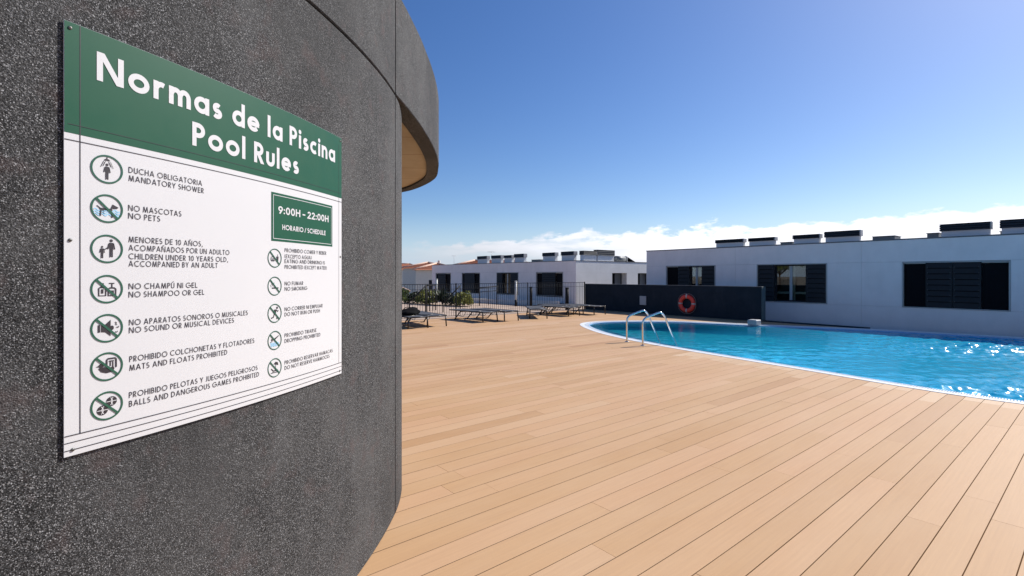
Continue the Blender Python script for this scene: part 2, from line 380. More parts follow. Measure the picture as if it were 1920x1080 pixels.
# overflow gutter and its cross bars
mb=MB(); ribbon_solid(mb,P1,P3,-.10,-.05,True); link('gutter',mb,MT['ledge'],pool)
mb=MB(); tot=0; step=.03
dens=[]
for i in range(len(PL)):
    a,b=P1[i],P1[(i+1)%len(PL)]; c,d=P3[i],P3[(i+1)%len(PL)]
    n=max(1,round((b-a).length/step)); f=.145/.27
    for k in range(n):
        t0=(k+.22)/n; t1=(k+.78)/n
        q=[a.lerp(b,t0),a.lerp(b,t1),a.lerp(b,t1).lerp(c.lerp(d,t1),f),a.lerp(b,t0).lerp(c.lerp(d,t0),f)]
        mb.add([(p.x,p.y,z) for z in(-.03,-.004) for p in q],[(4,5,6,7),(0,1,5,4),(1,2,6,5),(2,3,7,6),(3,0,4,7)])
stuff(link('overflow_grating',mb,MT['grate'],pool,fix=False))
PG=inset(.282); PG2=inset(.31)
mb=MB(); ribbon_solid(mb,PG,PG2,-.09,-.012,True); link('inner_lip',mb,MT['ledge'],pool)
mb=MB(); ribbon_solid(mb,PG2,P4,-.16,-.11,True); link('ledge',mb,MT['ledge'],pool)
mb=MB(); n=len(P4); mb.add([(p.x,p.y,-.11) for p in P4]+[(p.x,p.y,-1.35) for p in P4],[(i,(i+1)%n,n+(i+1)%n,n+i) for i in range(n)]+[tuple(range(n,2*n))]); link('basin',mb,MT['tiles'],pool,fix=False)
mb=MB(); ribbon_solid(mb,inset(-.02),inset(.04),-3.25,-.062,True); link('basin_shell',mb,MT['dark'],pool)
def water_sheet():
    import numpy as np
    rs=np.random.RandomState(3); q=.026
    xs=np.arange(7.9,18.6,q); ys=np.arange(-7.4,11.6,q); Wl=inset(.305)
    gx,gy=np.meshgrid(xs,ys); h=np.zeros_like(gx)
    wind=-2.2
    for k in range(72):
        lam=.085*(.7/.085)**(rs.rand()**1.3); an=wind+rs.normal(0,.85); ph=rs.rand()*2*PI
        kk=2*PI/lam; slope=.070*(.7+.6*rs.rand())
        wx=gx+.05*np.sin(gy*1.9+k)+.03*np.sin(gx*3.1+2*k); h+=slope/kk*np.sin(kk*(wx*math.cos(an)+gy*math.sin(an))+ph)
    # return jets stir the near right half; the far end lies calm
    amp=np.clip(1.10-.150*gy-.01*(gx-8.5),.05,1.0)**1.2
    pat=.70+.32*np.sin(gx*.9+1.3*np.sin(gy*.7))+.22*np.sin(gy*1.7+gx*.6+1)
    h*=amp*np.clip(pat,.25,1.35)
    ins=np.zeros(gx.shape,bool)
    for j,y in enumerate(ys):
        c=[]
        for i in range(len(Wl)):
            A,B=Wl[i],Wl[(i+1)%len(Wl)]
            if (A.y-y)*(B.y-y)<0: c.append(A.x+(B.x-A.x)*(y-A.y)/(B.y-A.y))
        c.sort()
        for i in range(0,len(c)-1,2): ins[j]|=(xs>c[i])&(xs<c[i+1])
    qd=ins[:-1,:-1]|ins[1:,:-1]|ins[:-1,1:]|ins[1:,1:]
    J,I=np.nonzero(qd); nx=len(xs); v=J*nx+I
    f=np.stack([v,v+1,v+nx+1,v+nx],1); used,inv=np.unique(f,return_inverse=True); f=inv.reshape(f.shape)
    co=np.stack([gx.ravel()[used],gy.ravel()[used],-.030+h.ravel()[used]],1)
    me=bpy.data.meshes.new('water'); me.vertices.add(len(co)); me.vertices.foreach_set('co',co.ravel())
    me.loops.add(f.size); me.loops.foreach_set('vertex_index',f.ravel().astype(np.int32))
    me.polygons.add(len(f)); me.polygons.foreach_set('loop_start',np.arange(0,f.size,4,dtype=np.int32)); me.polygons.foreach_set('use_smooth',np.ones(len(f),bool))
    me.update(); me.validate(); me.materials.append(MT['water'])
    o=bpy.data.objects.new('water',me); COL.objects.link(o); return o
wo=water_sheet(); wo['kind']='structure'; wo.cycles.is_caustics_caster=True
for _o in pool.children: _o.cycles.is_caustics_receiver=True
# ------------------------------------------------------------------ deck
PITCH=.17697; PH=.4968; GAP=.0052
deck_under=MB(); planks=[]; 
rng=random.Random(11)
def tone_pick():
    r=rng.random()
    return min(1,max(0,rng.gauss(.50,.15))) if r<.93 else rng.uniform(.05,.85)
for k in range(-14,86):
    y0=PH+k*PITCH; y1=y0+PITCH
    if y1>15.62: break
    h0,h1=x_hits(y0),x_hits(y1)
    xr=17.12 if y0>7.45 else 17.12
    segs=[]
    xl=-2.2
    if h0 and h1:
        segs.append((xl,xl,h0[0]+.05,h1[0]+.05,'pool'))
        if h0[1]-.05<xr-.05 and h1[1]-.05<xr-.05: segs.append((h0[1]-.05,h1[1]-.05,xr,xr,''))
    elif h0 or h1:
        segs.append((xl,xl,xr,xr,''))
    else: segs.append((xl,xl,xr,xr,''))
    for a0,a1,b0,b1,kind in segs:
        deck_under.add([(a0,y0,-.045),(b0,y0,-.045),(b1,y1,-.045),(a1,y1,-.045)],[(0,1,2,3)])
        # cut the strip into boards
        cuts=[]; x=max(a0,a1)-rng.uniform(.2,3.4) if kind=='pool' else max(a0,a1)-rng.uniform(.2,3.0)
        while True:
            x+=rng.uniform(2.6,3.9)
            if x>min(b0,b1)-.6: break
            if x>max(a0,a1)+.4: cuts.append(x)
        endtone=None
        pts=[(a0,a1)]+[(c,c) for c in cuts]
        if kind=='pool' and y1<5.6:
            l=rng.choice((.30,.42,.55,.75)) ; c0,c1=b0-l,b1-l
            # the light end pieces are cut square to the board
            cc=min(c0,c1)
            if cuts and cc-cuts[-1]<.8: pts.pop()
            if rng.random()<.82: pts.append((cc,cc)); endtone=rng.uniform(.82,1)
        pts.append((b0,b1))
        for i in range(len(pts)-1):
            tn=tone_pick()
            if endtone is not None and i==len(pts)-2: tn=endtone
            planks.append((pts[i],pts[i+1],y0,y1,tn))
deck=link('pool_deck',deck_under,MT['under'],fix=False); struct(deck)
def plank_geo(mb,p):
    (a0,a1),(b0,b1),y0,y1,tn=p
    g=GAP/2; c=.0006; e=.0011; zt=rng.uniform(-.0005,.0005); zb=-.03
    prof=[(y0+g,zb,0),(y0+g,zt-c,0),(y0+g+c,zt,0),(y1-g-c,zt,1),(y1-g,zt-c,1),(y1-g,zb,1)]
    vs=[]
    for (q0,q1,s) in((a0,a1,e),(b0,b1,-e)):
        for (y,z,w) in prof: vs.append(((q0 if w==0 else q1)+s,y,z))
    mb.add(vs,[(i,i+1,6+i+1,6+i) for i in range(5)]+[(0,1,2,3,4,5),(11,10,9,8,7,6)])
def link_plank(mb,tones,name):
    me=bpy.data.meshes.new(name); me.from_pydata(mb.v,[],mb.f); me.materials.append(MT['plank'])
    at=me.attributes.new('tone','FLOAT','FACE'); at.data.foreach_set('value',tones)
    o=bpy.data.objects.new(name,me); COL.objects.link(o); o.parent=deck; return o
def near(p):
    cx=(max(p[0])+min(p[1]))/2; lo,hi=max(p[0]),min(p[1])
    # distance of the nearest visible bit of the board
    best=1e9
    for t in (0,.25,.5,.75,1):
        x=lo+(hi-lo)*t; y=(p[2]+p[3])/2
        X=x*CA-y*SA; D=x*SA+y*CA
        if D<1.5 or abs(X/D)>1.1 or X/D<-.235: d=60+abs(X)
        else: d=D/ math.sqrt(max(.25,hi-lo))
        best=min(best,d)
    return best
planks.sort(key=near)
for p in planks[:290]:
    mb=MB(); plank_geo(mb,p); link_plank(mb,[p[4]]*7,'plank')
mb=MB(); tn=[]
for p in planks[290:]: plank_geo(mb,p); tn+=[p[4]]*7
stuff(link_plank(mb,tn,'far_planks'))
# dark kerb that closes the deck beyond the end of the slate wall
mb=MB(); mb.bbox((17.122,4.55,-3.2),(17.37,7.565,.030),.008)
tag(link('low_kerb',mb,MT['dark']),'low dark kerb running on from the end of the slate wall to the pool edge','kerb')
# ------------------------------------------------------------------ slate wall
sw=thing('garden_wall','low slate-dark plastered wall behind the pool carrying the red lifebuoy','wall',(17.24,11.5,0))
mb=MB(); mb.bbox((17.122,7.57,-.02),(17.37,15.56,1.165),.006); link('wall_body',mb,MT['dark'],sw)
mb=MB(); mb.bbox((17.108,7.556,1.1665),(17.384,15.57,1.180),.004); mb2=MB(); mb2.bbox((17.118,7.545,.0),(17.374,7.568,1.165),.003); link('wall_end',mb2,simple('sunlit_end_paint',(.075,.105,.11),.8),sw); link('wall_cap',mb,simple('slate_cap',(.07,.075,.085),.6),sw)  # wall end painted paler to stand for the sun grazing it
mb=MB(); mb.bbox((17.085,12.19,.34),(17.120,12.50,.71),.008); pb=link('meter_box',mb,MT['plate']); tag(pb,'small grey square cover plate fixed on the slate wall left of the lifebuoy','cover plate')
mb=MB(); mb.bbox((15.52,7.02,.007),(15.86,7.30,.17),.02); tag(link('skimmer_box',mb,MT['plate']),'small pale grey box standing on the pool edge below the end of the slate wall','box')
# lifebuoy
lb=thing('lifebuoy','red lifebuoy with pale bands and rope hanging on the slate wall','lifebuoy',(17.04,10.31,.49))
def ringpt(a,r): return Vector((17.045,10.31+math.cos(a)*r,.49+math.sin(a)*r))
for k in range(4):
    mb=MB(); mb.tube([ringpt(R(45+k*90-39+i*78/10),.270) for i in range(11)],[.080]*11,12)
    mb.v=[Vector((17.045+(v.x-17.045)*.72,v.y,v.z)) for v in mb.v]; link('ring_section',mb,MT['ring'],lb)
for k in range(4):
    mb=MB(); mb.tube([ringpt(R(k*90-6+i*12/4),.270) for i in range(5)],.084,12); mb.v=[Vector((17.045+(v.x-17.045)*.72,v.y,v.z)) for v in mb.v]; link('band',mb,MT['ringw'],lb)
mb=MB(); mb.tube([ringpt(2*PI*i/48,.372+.022*abs(math.sin(4*PI*i/48))) for i in range(48)],.008,6,closed=True); link('rope',mb,MT['rope'],lb)
mb=MB(); mb.tube([(17.12,10.31,.80),(17.04,10.31,.80),(17.0,10.31,.86)],.012,6); link('hook',mb,MT['steel'],lb)
# ------------------------------------------------------------------ pool ladder
def ladder():
    lad=thing('pool_ladder','polished steel pool ladder with two bent handrails at the near pool edge','ladder',(9.3,6.9,0))
    n=Vector((.94,-.35,0)).normalized()
    rungs=[]
    for bx,by in((9.40,7.23),(9.17,6.62)):
        b=Vector((bx,by,0))
        key=[b+Vector((0,0,0)),b+Vector((0,0,.30)),b+Vector((0,0,.50)),b+n*.03+Vector((0,0,.578)),b+n*.10+Vector((0,0,.625)),b+n*.26+Vector((0,0,.675)),b+n*.40+Vector((0,0,.715)),
             b+n*.47+Vector((0,0,.718)),b+n*.54+Vector((0,0,.665)),b+n*.60+Vector((0,0,.57)),b+n*.72+Vector((0,0,.32)),b+n*.87+Vector((0,0,0)),b+n*.92+Vector((0,0,-.15)),b+n*.92+Vector((0,0,-.9))]
        sp=spline(key,5); mb=MB(); mb.tube(sp,.0215,12); link('handrail',mb,MT['steel'],lad)
        mb=MB(); mb.tube([b+Vector((0,0,.001)),b+Vector((0,0,.012)),b+Vector((0,0,.016))],[.052,.050,.03],16); link('base_flange',mb,MT['steel'],lad)
    a=Vector((9.40,7.23,0))+n*.92; c=Vector((9.17,6.62,0))+n*.92
    for z in(-.28,-.55,-.82):
        mb=MB(); mb.tube([a+Vector((0,0,z)),c+Vector((0,0,z))],.025,8); link('rung',mb,MT['steel'],lad)
ladder()
# ------------------------------------------------------------------ fence
def fence():
    x0,x1=-3.0,17.02; y=15.54
    f=thing('railing_fence','black steel railing of thin upright bars along the far edge of the deck','fence',((x0+x1)/2,y,0))
    for z,t in((1.25,.016),(1.06,.010),(.07,.012)):
        mb=MB(); mb.box((x0,y-.014,z-t),(x1,y+.014,z+t*.2)); link('rail',mb,MT['fence'],f)
    base=None; x=x1-.10
    k=0
    posts=[17.06,13.55,10.02,6.5,3.0,-.5]
    for px in posts:
        w_=.021 if px in(10.02,17.06) else .016
        mb=MB(); mb.bbox((px-w_,y-w_,-.04),(px+w_,y+w_,1.27),.004); link('post',mb,MT['fence'],f)
    me=None
    while x>x0:
        if min(abs(x-p) for p in posts)>.05:
            if me is None:
                mb=MB(); mb.tube([(0,0,.06),(0,0,1.25)],.0072,5); o=link('bar',mb,MT['fence'],f,raw=True); me=o.data
            else:
                o=bpy.data.objects.new('bar',me); COL.objects.link(o); o.parent=f
            o.location=(x-f.location.x,0,0)
        x-=.1
fence()
# ------------------------------------------------------------------ round building
C0=Vector((-5.3348,3.1264)); RW=4.5774
def cyl(th,r,z):          # wall frame (camera metres) -> world
    return W(C0.x+r*math.cos(th),C0.y+r*math.sin(th),z)
TH_J=math.asin((3.20-C0.y)/RW); TH_A=R(-105)
def arc_pts(r,a,b,n): return [cyl(a+(b-a)*i/n,r,0) for i in range(n+1)]
def camline(pts,n=7): return spline([W(x,y) for x,y in pts],n)
bld=thing('round_building','dark rough-cast round building on the left with a curved canopy edge','building',(W(-5.3,3.1).x,W(-5.3,3.1).y,0))
jg=.004/RW
GJ=.0042
def wallpanel(name,outer,thick,z0,z1,mat=None):
    inner=offset_loop(outer,thick,closed=False)
    mb=MB(); n=len(outer)
    # fine chamfer on the long edges
    c=.006; o2=offset_loop(outer,c,closed=False)
    rows=[(inner,z0),(o2,z0),(outer,z0+c),(outer,z1-c),(o2,z1),(inner,z1)]
    vs=[]
    for i in range(n):
        for ln,z in rows: vs.append((ln[i].x,ln[i].y,z))
    fs=[]
    for i in range(n-1):
        for k in range(6):
            l=(k+1)%6; fs.append((i*6+k,(i+1)*6+k,(i+1)*6+l,i*6+l))
    fs+=[tuple(range(6)),tuple((n-1)*6+k for k in range(5,-1,-1))]
    mb.add(vs,fs); o=link(name,mb,mat or MT['agg'],bld)
    return o
ZJ=2.727
A_out=arc_pts(RW,TH_A,TH_J-.0011,110)
thick=.16
s=1
# travel is anticlockwise: inward (towards the centre) is to the left
wallpanel('wall_panel',A_out,thick,.002,ZJ-GJ)
wallpanel('parapet_panel',A_out,thick,ZJ+GJ,3.42)
B_path=[(-.7576,3.208),(-.7640,3.32),(-.7800,3.46),(-.808,3.61),(-.868,3.80),(-1.02,4.12),(-1.40,4.62),(-2.1,5.15),(-3.3,5.6),(-4.8,5.75)]
wallpanel('wall_panel',camline(B_path),thick,.002,ZJ-GJ)
C_path=[(-.7570,3.212),(-.745,3.35),(-.733,3.52),(-.717,3.85),(-.715,4.10),(-.716,4.35),(-.726,4.65),(-.752,5.0),(-.805,5.4),(-.945,6.03),(-1.27,6.65),(-1.60,7.02),(-2.2,7.42),(-3.1,7.75),(-4.6,8.0),(-6.4,7.9),(-8.5,7.2)]
Cl=camline(C_path); cf=wallpanel('canopy_fascia',Cl,.13,ZJ+GJ,3.42)
# soffit
inn=offset_loop(Cl,.128,closed=False)
tail=[W(-9.0,6.0),W(-7,3.2),W(-3.0,3.2),W(-1.0,3.25)]
mb=MB(); mb.prism([(p.x,p.y) for p in inn+tail],ZJ+.028,ZJ+.12); link('soffit',mb,MT['ceil'],bld)
# dark core that closes the joints, and the roof
core=[cyl(TH_A+(TH_J-TH_A)*i/60,RW-.013,0) for i in range(61)]+[W(x-.013,y) for x,y in B_path[1:]]+[W(-8,5),W(-9.5,2),W(-8.5,-1)]
mb=MB(); mb.prism([(p.x,p.y) for p in core],.001,3.30); link('core',mb,MT['joint'],bld)
mb=MB(); rl=[(p.x,p.y) for p in [cyl(TH_A+(TH_J-TH_A)*i/60,RW-.15,0) for i in range(61)]+offset_loop(Cl,.12,closed=False)+[W(-9.3,2),W(-8.3,-1)]]; mb.prism(rl,3.302,3.36); link('roof',mb,MT['roof'],bld)
# ------------------------------------------------------------------ facades
class Fac:
    def __init__(s,O,d,n): s.O=Vector(O);s.d=Vector(d);s.n=Vector(n)
    def P(s,a,z,t): return s.O+s.d*a+s.n*t+Vector((0,0,z))
    def box(s,mb,a0,a1,z0,z1,t0,t1,c=0):
        m=MB(); (m.bbox if c else m.box)(*(((a0,t0,z0),(a1,t1,z1),c) if c else ((a0,t0,z0),(a1,t1,z1))))
        mb.add([s.P(v.x,v.z,v.y) for v in m.v],m.f); return mb
def cladding(F,root,cols,rows,openings,mat,th=.06,gap=.003,minw=.05):
    """panels between column joints and row joints, minus the openings (a0,a1,z0,z1)"""
    for r in range(len(rows)-1):
        z0,z1=rows[r],rows[r+1]
        for c in range(len(cols)-1):
            spans=[(cols[c],cols[c+1])]
            for (p,q,y0,y1) in openings:
                if y0<z1-.02 and y1>z0+.02:
                    ns=[]
                    for a,b in spans:
                        if q<=a or p>=b: ns.append((a,b)); continue
                        if p-a>minw: ns.append((a,p))
                        if b-q>minw: ns.append((q,b))
                    spans=ns
            for a,b in spans:
                mb=MB(); F.box(mb,a+gap/2,b-gap/2,z0+gap/2,z1-gap/2,-th,0,.0025); link('cladding_panel',mb,mat,root)
def window(F,root,a0,a1,z0,z1,leaves,big=True):
    """a window as a part with its pieces as sub-parts"""
    fw=.035
    mb=MB()
    F.box(mb,a0,a1,z1-fw,z1,-.20,.012); F.box(mb,a0,a1,z0,z0+fw*.8,-.20,.020)
    F.box(mb,a0,a0+fw,z0+fw*.8+.001,z1-fw-.001,-.20,.012); F.box(mb,a1-fw,a1,z0+fw*.8+.001,z1-fw-.001,-.20,.012)
    w=link('window',mb,MT['frame'],root)
    i0,i1=z0+fw,z1-fw
    for kind,p,q in leaves:
        if kind=='dark':
            mb=MB(); F.box(mb,p+.004,q-.004,i0,i1-.03,-.085,-.070); link('screen_panel',mb,MT['black'],w)
            mb=MB(); F.box(mb,p+.004,q-.004,i1-.028,i1-.002,-.09,-.03); link('head_trim',mb,MT['frame'],w)
        elif kind=='slat':
            mb=MB()
            F.box(mb,p+.003,p+.045,i0-.01,i1+.01,-.035,-.010); F.box(mb,q-.045,q-.003,i0-.01,i1+.01,-.035,-.010)
            F.box(mb,p+.046,q-.046,i0-.01,i0+.010,-.035,-.010); F.box(mb,p+.046,q-.046,i1-.010,i1+.01,-.035,-.010)
            link('shutter_frame',mb,MT['anth'],w)
            mb=MB(); F.box(mb,p+.02,q-.02,i0,i1,-.050,-.045); link('shutter_backing',mb,MT['black'],w)
            n=8 if big else 10; st=MB(); h=(i1-i0)/n
            for k in range(n):
                y0=i0+k*h+.009; y1=i0+(k+1)*h-.012
                m=st if not big else MB()
                # slanted blade
                pts=[]
                for a in(p+.01,q-.01):
                    for z,t in((y0,.012),(y1,-.010),(y1,-.018),(y0,.004)): pts.append(F.P(a,z,t))
                m.add(pts,[(0,1,2,3),(7,6,5,4),(0,4,5,1),(1,5,6,2),(2,6,7,3),(3,7,4,0)])
                if big: link('shutter_slat',m,MT['anth'],w)
            if not big: stuff(link('shutter_slats',st,MT['anth'],w))
            if big:
                sc=MB()
                for k in range(n):
                    z=i0+k*h+.03
                    for a in(p+.05,q-.05): F.box(sc,a-.006,a+.006,z-.006,z+.006,.009,.014)
                link('fixing_screws',sc,MT['screw'],w); 
        elif kind=='glass':
            mb=MB(); t0,t1=-.15,-.11
            F.box(mb,p,p+.05,i0,i1,t0,t1); F.box(mb,q-.05,q,i0,i1,t0,t1); F.box(mb,p+.051,q-.051,i0,i0+.05,t0,t1); F.box(mb,p+.051,q-.051,i1-.05,i1,t0,t1)
            m=(p+q)/2; link('sash',mb,MT['anth'],w); mb=MB(); F.box(mb,m-.045,m+.045,i0+.051,i1-.051,t0,t1); link('mullion',mb,MT['plate'],w)
            mb=MB(); F.box(mb,p+.04,q-.04,i0+.04,i1-.04,-.133,-.127); link('pane',mb,MT['glass'],w)
            mb=MB(); cw=(q-p)*.10
            pts=[]; nn=14
            for k in range(nn+1):
                a=m-cw*.9+cw*2*k/nn; pts.append((a,-.24+.02*math.sin(k*2.1)))
            vs=[F.P(a,z,t) for z in(i0+.02,i1-.02) for a,t in pts]; mb.add(vs,[(k,k+1,nn+2+k,nn+1+k) for k in range(nn)],True); link('curtain',mb,MT['curtain'],w,fix=False)
            mb=MB(); F.box(mb,p-.1,q+.1,i0-.05,i1+.05,-.42,-.40); link('interior',mb,MT['inside'],w); mb=MB(); F.box(mb,p-.1,q+.1,i0+(i1-i0)*.20,i0+(i1-i0)*.26,-.39,-.30); link('inner_sill',mb,MT['curtain'],w)
def backing(F,root,a0,a1,z0,z1,openings,mat,depth0=-.45,depth1=-.065):
    """solid wall behind the cladding, built round the openings"""
    mb=MB(); ops=sorted(openings); cur=a0
    for (p,q,y0,y1) in ops:
        F.box(mb,cur,p,z0,z1,depth0,depth1); F.box(mb,p,q,z0,y0,depth0,depth1); F.box(mb,p,q,y1,z1,depth0,depth1); cur=q
    F.box(mb,cur,a1,z0,z1,depth0,depth1)
    return link('wall',mb,mat,root)
FX=18.97
# right-hand building
bA=thing('apartment_block','long white single storey apartment block beyond the pool with three shuttered windows','building',(23,4,-3.2))
FA=Fac((FX,0,0),(0,1,0),(-1,0,0))
opA=[(1.78,4.15,.575,1.975),(6.20,8.56,.585,1.985),(10.20,12.48,.585,1.985)]
cladding(FA,bA,[-7.6,-4.2,-.9,5.21,9.38,13.5],[-3.2,.58,1.98,2.66],opA,MT['white'])
backing(FA,bA,-7.6,13.5,-3.2,2.66,opA,MT['joint'])
window(FA,bA,*opA[0],[('dark',1.82,2.36),('slat',2.36,2.975),('slat',2.975,3.59),('dark',3.59,4.11)])
window(FA,bA,*opA[1],[('slat',6.24,6.86),('glass',6.86,7.93),('slat',7.93,8.52)])
window(FA,bA,*opA[2],[('slat',10.24,10.81),('glass',10.81,11.36),('slat',11.36,11.90),('dark',11.90,12.44)])
mb=MB(); mb.box((FX+.46,-7.6,-3.2),(FX+9,13.5,2.60)); link('block_body',mb,MT['side'],bA)
mb=MB(); mb.box((FX-.018,-7.62,2.662),(FX+.14,13.52,2.694)); link('roof_edge',mb,MT['roofedge'],bA)
mb=MB(); mb.box((FX+.142,-7.6,2.602),(FX+9,13.5,2.64)); link('roof',mb,MT['roof'],bA)
# left-hand building
bB=thing('apartment_block','farther white apartment block left of the pool wall with four dark windows along its front','building',(23,25,0))
FB=Fac((FX,0,0),(0,1,0),(-1,0,0))
opB=[(18.82,21.0,.42,1.75),(22.57,24.72,.40,1.76),(26.51,28.67,.36,1.76),(30.09,32.20,.33,1.745)]
cladding(FB,bB,[17.89,25.6,32.75],[-.05,.38,1.76,2.33],opB,MT['white'],minw=.12)
backing(FB,bB,17.97,32.75,-.05,2.33,opB,MT['joint'])
window(FB,bB,*opB[0],[('dark',18.86,19.42),('slat',19.42,20.5),('dark',20.5,20.96)],False)
window(FB,bB,*opB[1],[('slat',22.61,23.35),('glass',23.35,24.15),('slat',24.15,24.68)],False)
window(FB,bB,*opB[2],[('dark',26.55,27.15),('slat',27.15,28.35),('dark',28.35,28.63)],False)
window(FB,bB,*opB[3],[('dark',30.13,30.8),('slat',30.8,31.9),('dark',31.9,32.16)],False)
FS=Fac((0,17.89,0),(1,0,0),(0,-1,0))
opS=[(21.93,23.23,.42,1.70),(24.29,25.6,.42,1.70),(27.0,28.3,.42,1.70)]
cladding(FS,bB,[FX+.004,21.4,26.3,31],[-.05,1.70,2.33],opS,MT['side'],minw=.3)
backing(FS,bB,FX+.07,31,-.05,2.33,opS,MT['reveal'])
for (p,q,y0,y1) in opS:
    mb=MB(); FS.box(mb,p,q,y0,y0+.03,-.43,-.36); FS.box(mb,p,q,y1-.03,y1,-.43,-.36); FS.box(mb,p,p+.04,y0+.031,y1-.031,-.43,-.36); FS.box(mb,q-.04,q,y0+.031,y1-.031,-.43,-.36); FS.box(mb,(p+q)/2-.03,(p+q)/2+.03,y0+.031,y1-.031,-.43,-.36)
    w=link('window',mb,MT['anth'],bB); mb=MB(); FS.box(mb,p+.041,(p+q)/2-.031,y0+.031,y1-.031,-.42,-.40); link('pane',mb,MT['black'],w)
    mb=MB(); FS.box(mb,(p+q)/2+.031,q-.041,y0+.031,y1-.031,-.42,-.40); link('pane',mb,MT['roofgrey'],w)
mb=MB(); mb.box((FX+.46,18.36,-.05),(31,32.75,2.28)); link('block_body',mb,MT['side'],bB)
mb=MB(); mb.box((FX-.018,17.872,2.332),(FX+.12,32.77,2.362)); mb.box((FX+.122,17.872,2.332),(31,18.0,2.362)); link('roof_edge',mb,MT['roofedge'],bB)
mb=MB(); mb.box((FX+.122,18.002,2.282),(31,32.75,2.31)); link('roof',mb,MT['roof'],bB)
# ------------------------------------------------------------------ roof units
def roof_unit(x0,x1,y0,y1,zr,zc,zt,label,group,n=3,side=False):
    r=thing('roof_vent',label,'roof vent',((x0+x1)/2,(y0+y1)/2,zr),group=group)
    mb=MB(); mb.bbox((x0+.03,y0+.04,zr),(x1-.03,y1-.04,zc),.004); link('upstand',mb,MT['unit'],r)
    mb=MB(); mb.box((x0+.02,y0+.04,zc+.001),(x1-.02,y1-.02,zt-.015)); link('hood_core',mb,MT['black'],r)
    mb=MB()
    if side: mb.bbox((x1-.034,y0-.005,zc-.01),(x1+.002,y1+.005,zt),.003)
    else: mb.bbox((x0-.005,y0-.002,zc-.01),(x1+.005,y0+.034,zt),.003)
    link('end_plate',mb,MT['frame'],r)
    a0,a1=(x0,x1-.036) if side else (x0-.01,x1+.01); c0,c1=(y0-.01,y1+.01) if side else (y0+.036,y1)
    ia,ic=(0,.022) if side else (.022,0)
    h=(zt-zc-.02)/n
    for k in range(n):
        z0=zc+.004+k*h; z1=z0+h*.80
        m=MB(); m.add([(a0,c0,z0),(a1,c0,z0),(a1,c1,z0),(a0,c1,z0),(a0+ia,c0+ic,z1),(a1-ia,c0+ic,z1),(a1-ia,c1-ic,z1),(a0+ia,c1-ic,z1)],[(0,3,2,1),(4,5,6,7),(0,1,5,4),(1,2,6,5),(2,3,7,6),(3,0,4,7)]); link('louvre',m,MT['capd'],r)
    mb=MB(); mb.bbox((a0,c0,zt-.014),(a1,c1,zt-.001),.003); link('lid',mb,MT['capd'],r)
GA='louvred roof vents on the near white block'
for (a,b,zt,lab) in [(9.28,10.55,3.035,'leftmost dark-capped roof vent on the near block'),(8.09,9.18,3.03,'second dark-capped roof vent from the left on the near block'),
   (6.56,7.54,3.045,'left of the two touching dark-capped roof vents on the near block'),(5.34,6.50,3.10,'right of the two touching dark-capped roof vents on the near block'),
   (2.16,3.37,3.11,'wide dark-capped roof vent above the rightmost window'),(.75,2.06,3.13,'dark-capped roof vent cut by the right picture edge')]:
    roof_unit(FX+.60,FX+.84,a+.06,b,2.641,2.90,zt,lab,GA)
def lowbox(a,b,z0,z1,x0,lab,cat='roof box'):
    mb=MB(); mb.bbox((x0,a,z0),(x0+.7,b,z1),.01); mb.bbox((x0-.02,a-.02,z1+.001),(x0+.72,b+.02,z1+.02),.004)
    r=link('roof_box',mb,MT['roofgrey']); tag(r,lab,cat)
lowbox(7.60,8.02,2.641,2.80,FX+.75,'small grey box between the dark roof vents, second gap of the near block')
lowbox(4.47,5.07,2.641,2.83,FX+.60,'lone low grey box on the near block roof')
lowbox(3.42,3.70,2.641,2.86,FX+.80,'low grey box left of the wide roof vent above the rightmost window')
lowbox(2.08,2.13+.02,2.641,2.86,FX+1.6,'narrow grey box in the gap between the two rightmost roof vents')
GB='louvred roof vents on the far white block'
for (a,b,zt,lab) in [(26.36,27.71,2.88,'leftmost small dark-capped roof vent on the far block'),(24.84,26.12,2.88,'second dark-capped roof vent from the left on the far block'),
   (23.75,24.76,2.85,'lower half of the joined pair of roof vents at left of the far block'),(22.57,23.74,2.90,'taller half of the joined pair of roof vents at left of the far block'),
   (19.86,21.14,2.88,'dark-capped roof vent above the window nearest the corner of the far block'),(18.39,19.61,2.89,'dark-capped roof vent at the corner of the far block')]:
    roof_unit(FX+.60,FX+.86,a+.19,b,2.311,2.68,zt,lab,GB)
roof_unit(FX+.75,FX+1.85,18.02,18.35,2.311,2.68,2.90,'lower dark-capped roof vent just right of the corner of the far block',GB,side=True)
roof_unit(FX+1.9,FX+3.35,18.02,18.35,2.311,2.68,2.99,'tallest dark-capped roof vent, over the side wall of the far block',GB,side=True)
lowbox(21.5,22.3,2.311,2.50,FX+.8,'dark low box between the two clusters of roof vents on the far block')
def heater():
    r=thing('solar_water_heater','round water tank with tilted dark panel on the far block roof','solar heater',(FX+4.9,18.6,2.311))
    mb=MB(); mb.tube([(FX+3.75,18.3,2.53),(FX+4.55,18.3,2.53)],.17,14); link('tank',mb,MT['roofgrey'],r)
    mb=MB(); mb.add([(FX+4.75,18.2,2.66),(FX+4.75,19.1,2.66),(FX+5.6,19.1,2.34),(FX+5.6,18.2,2.34),(FX+4.75,18.2,2.62),(FX+4.75,19.1,2.62),(FX+5.6,19.1,2.315),(FX+5.6,18.2,2.315)],[(0,1,2,3),(7,6,5,4),(0,4,5,1),(1,5,6,2),(2,6,7,3),(3,7,4,0)]); link('panel',mb,MT['black'],r)
    mb=MB(); mb.tube([(FX+4.70,18.2,2.31),(FX+4.70,18.2,2.72)],.03,6); mb.tube([(FX+4.70,18.2,2.72),(FX+4.5,18.2,2.66)],.03,6); link('bracket',mb,MT['post'],r)
heater()
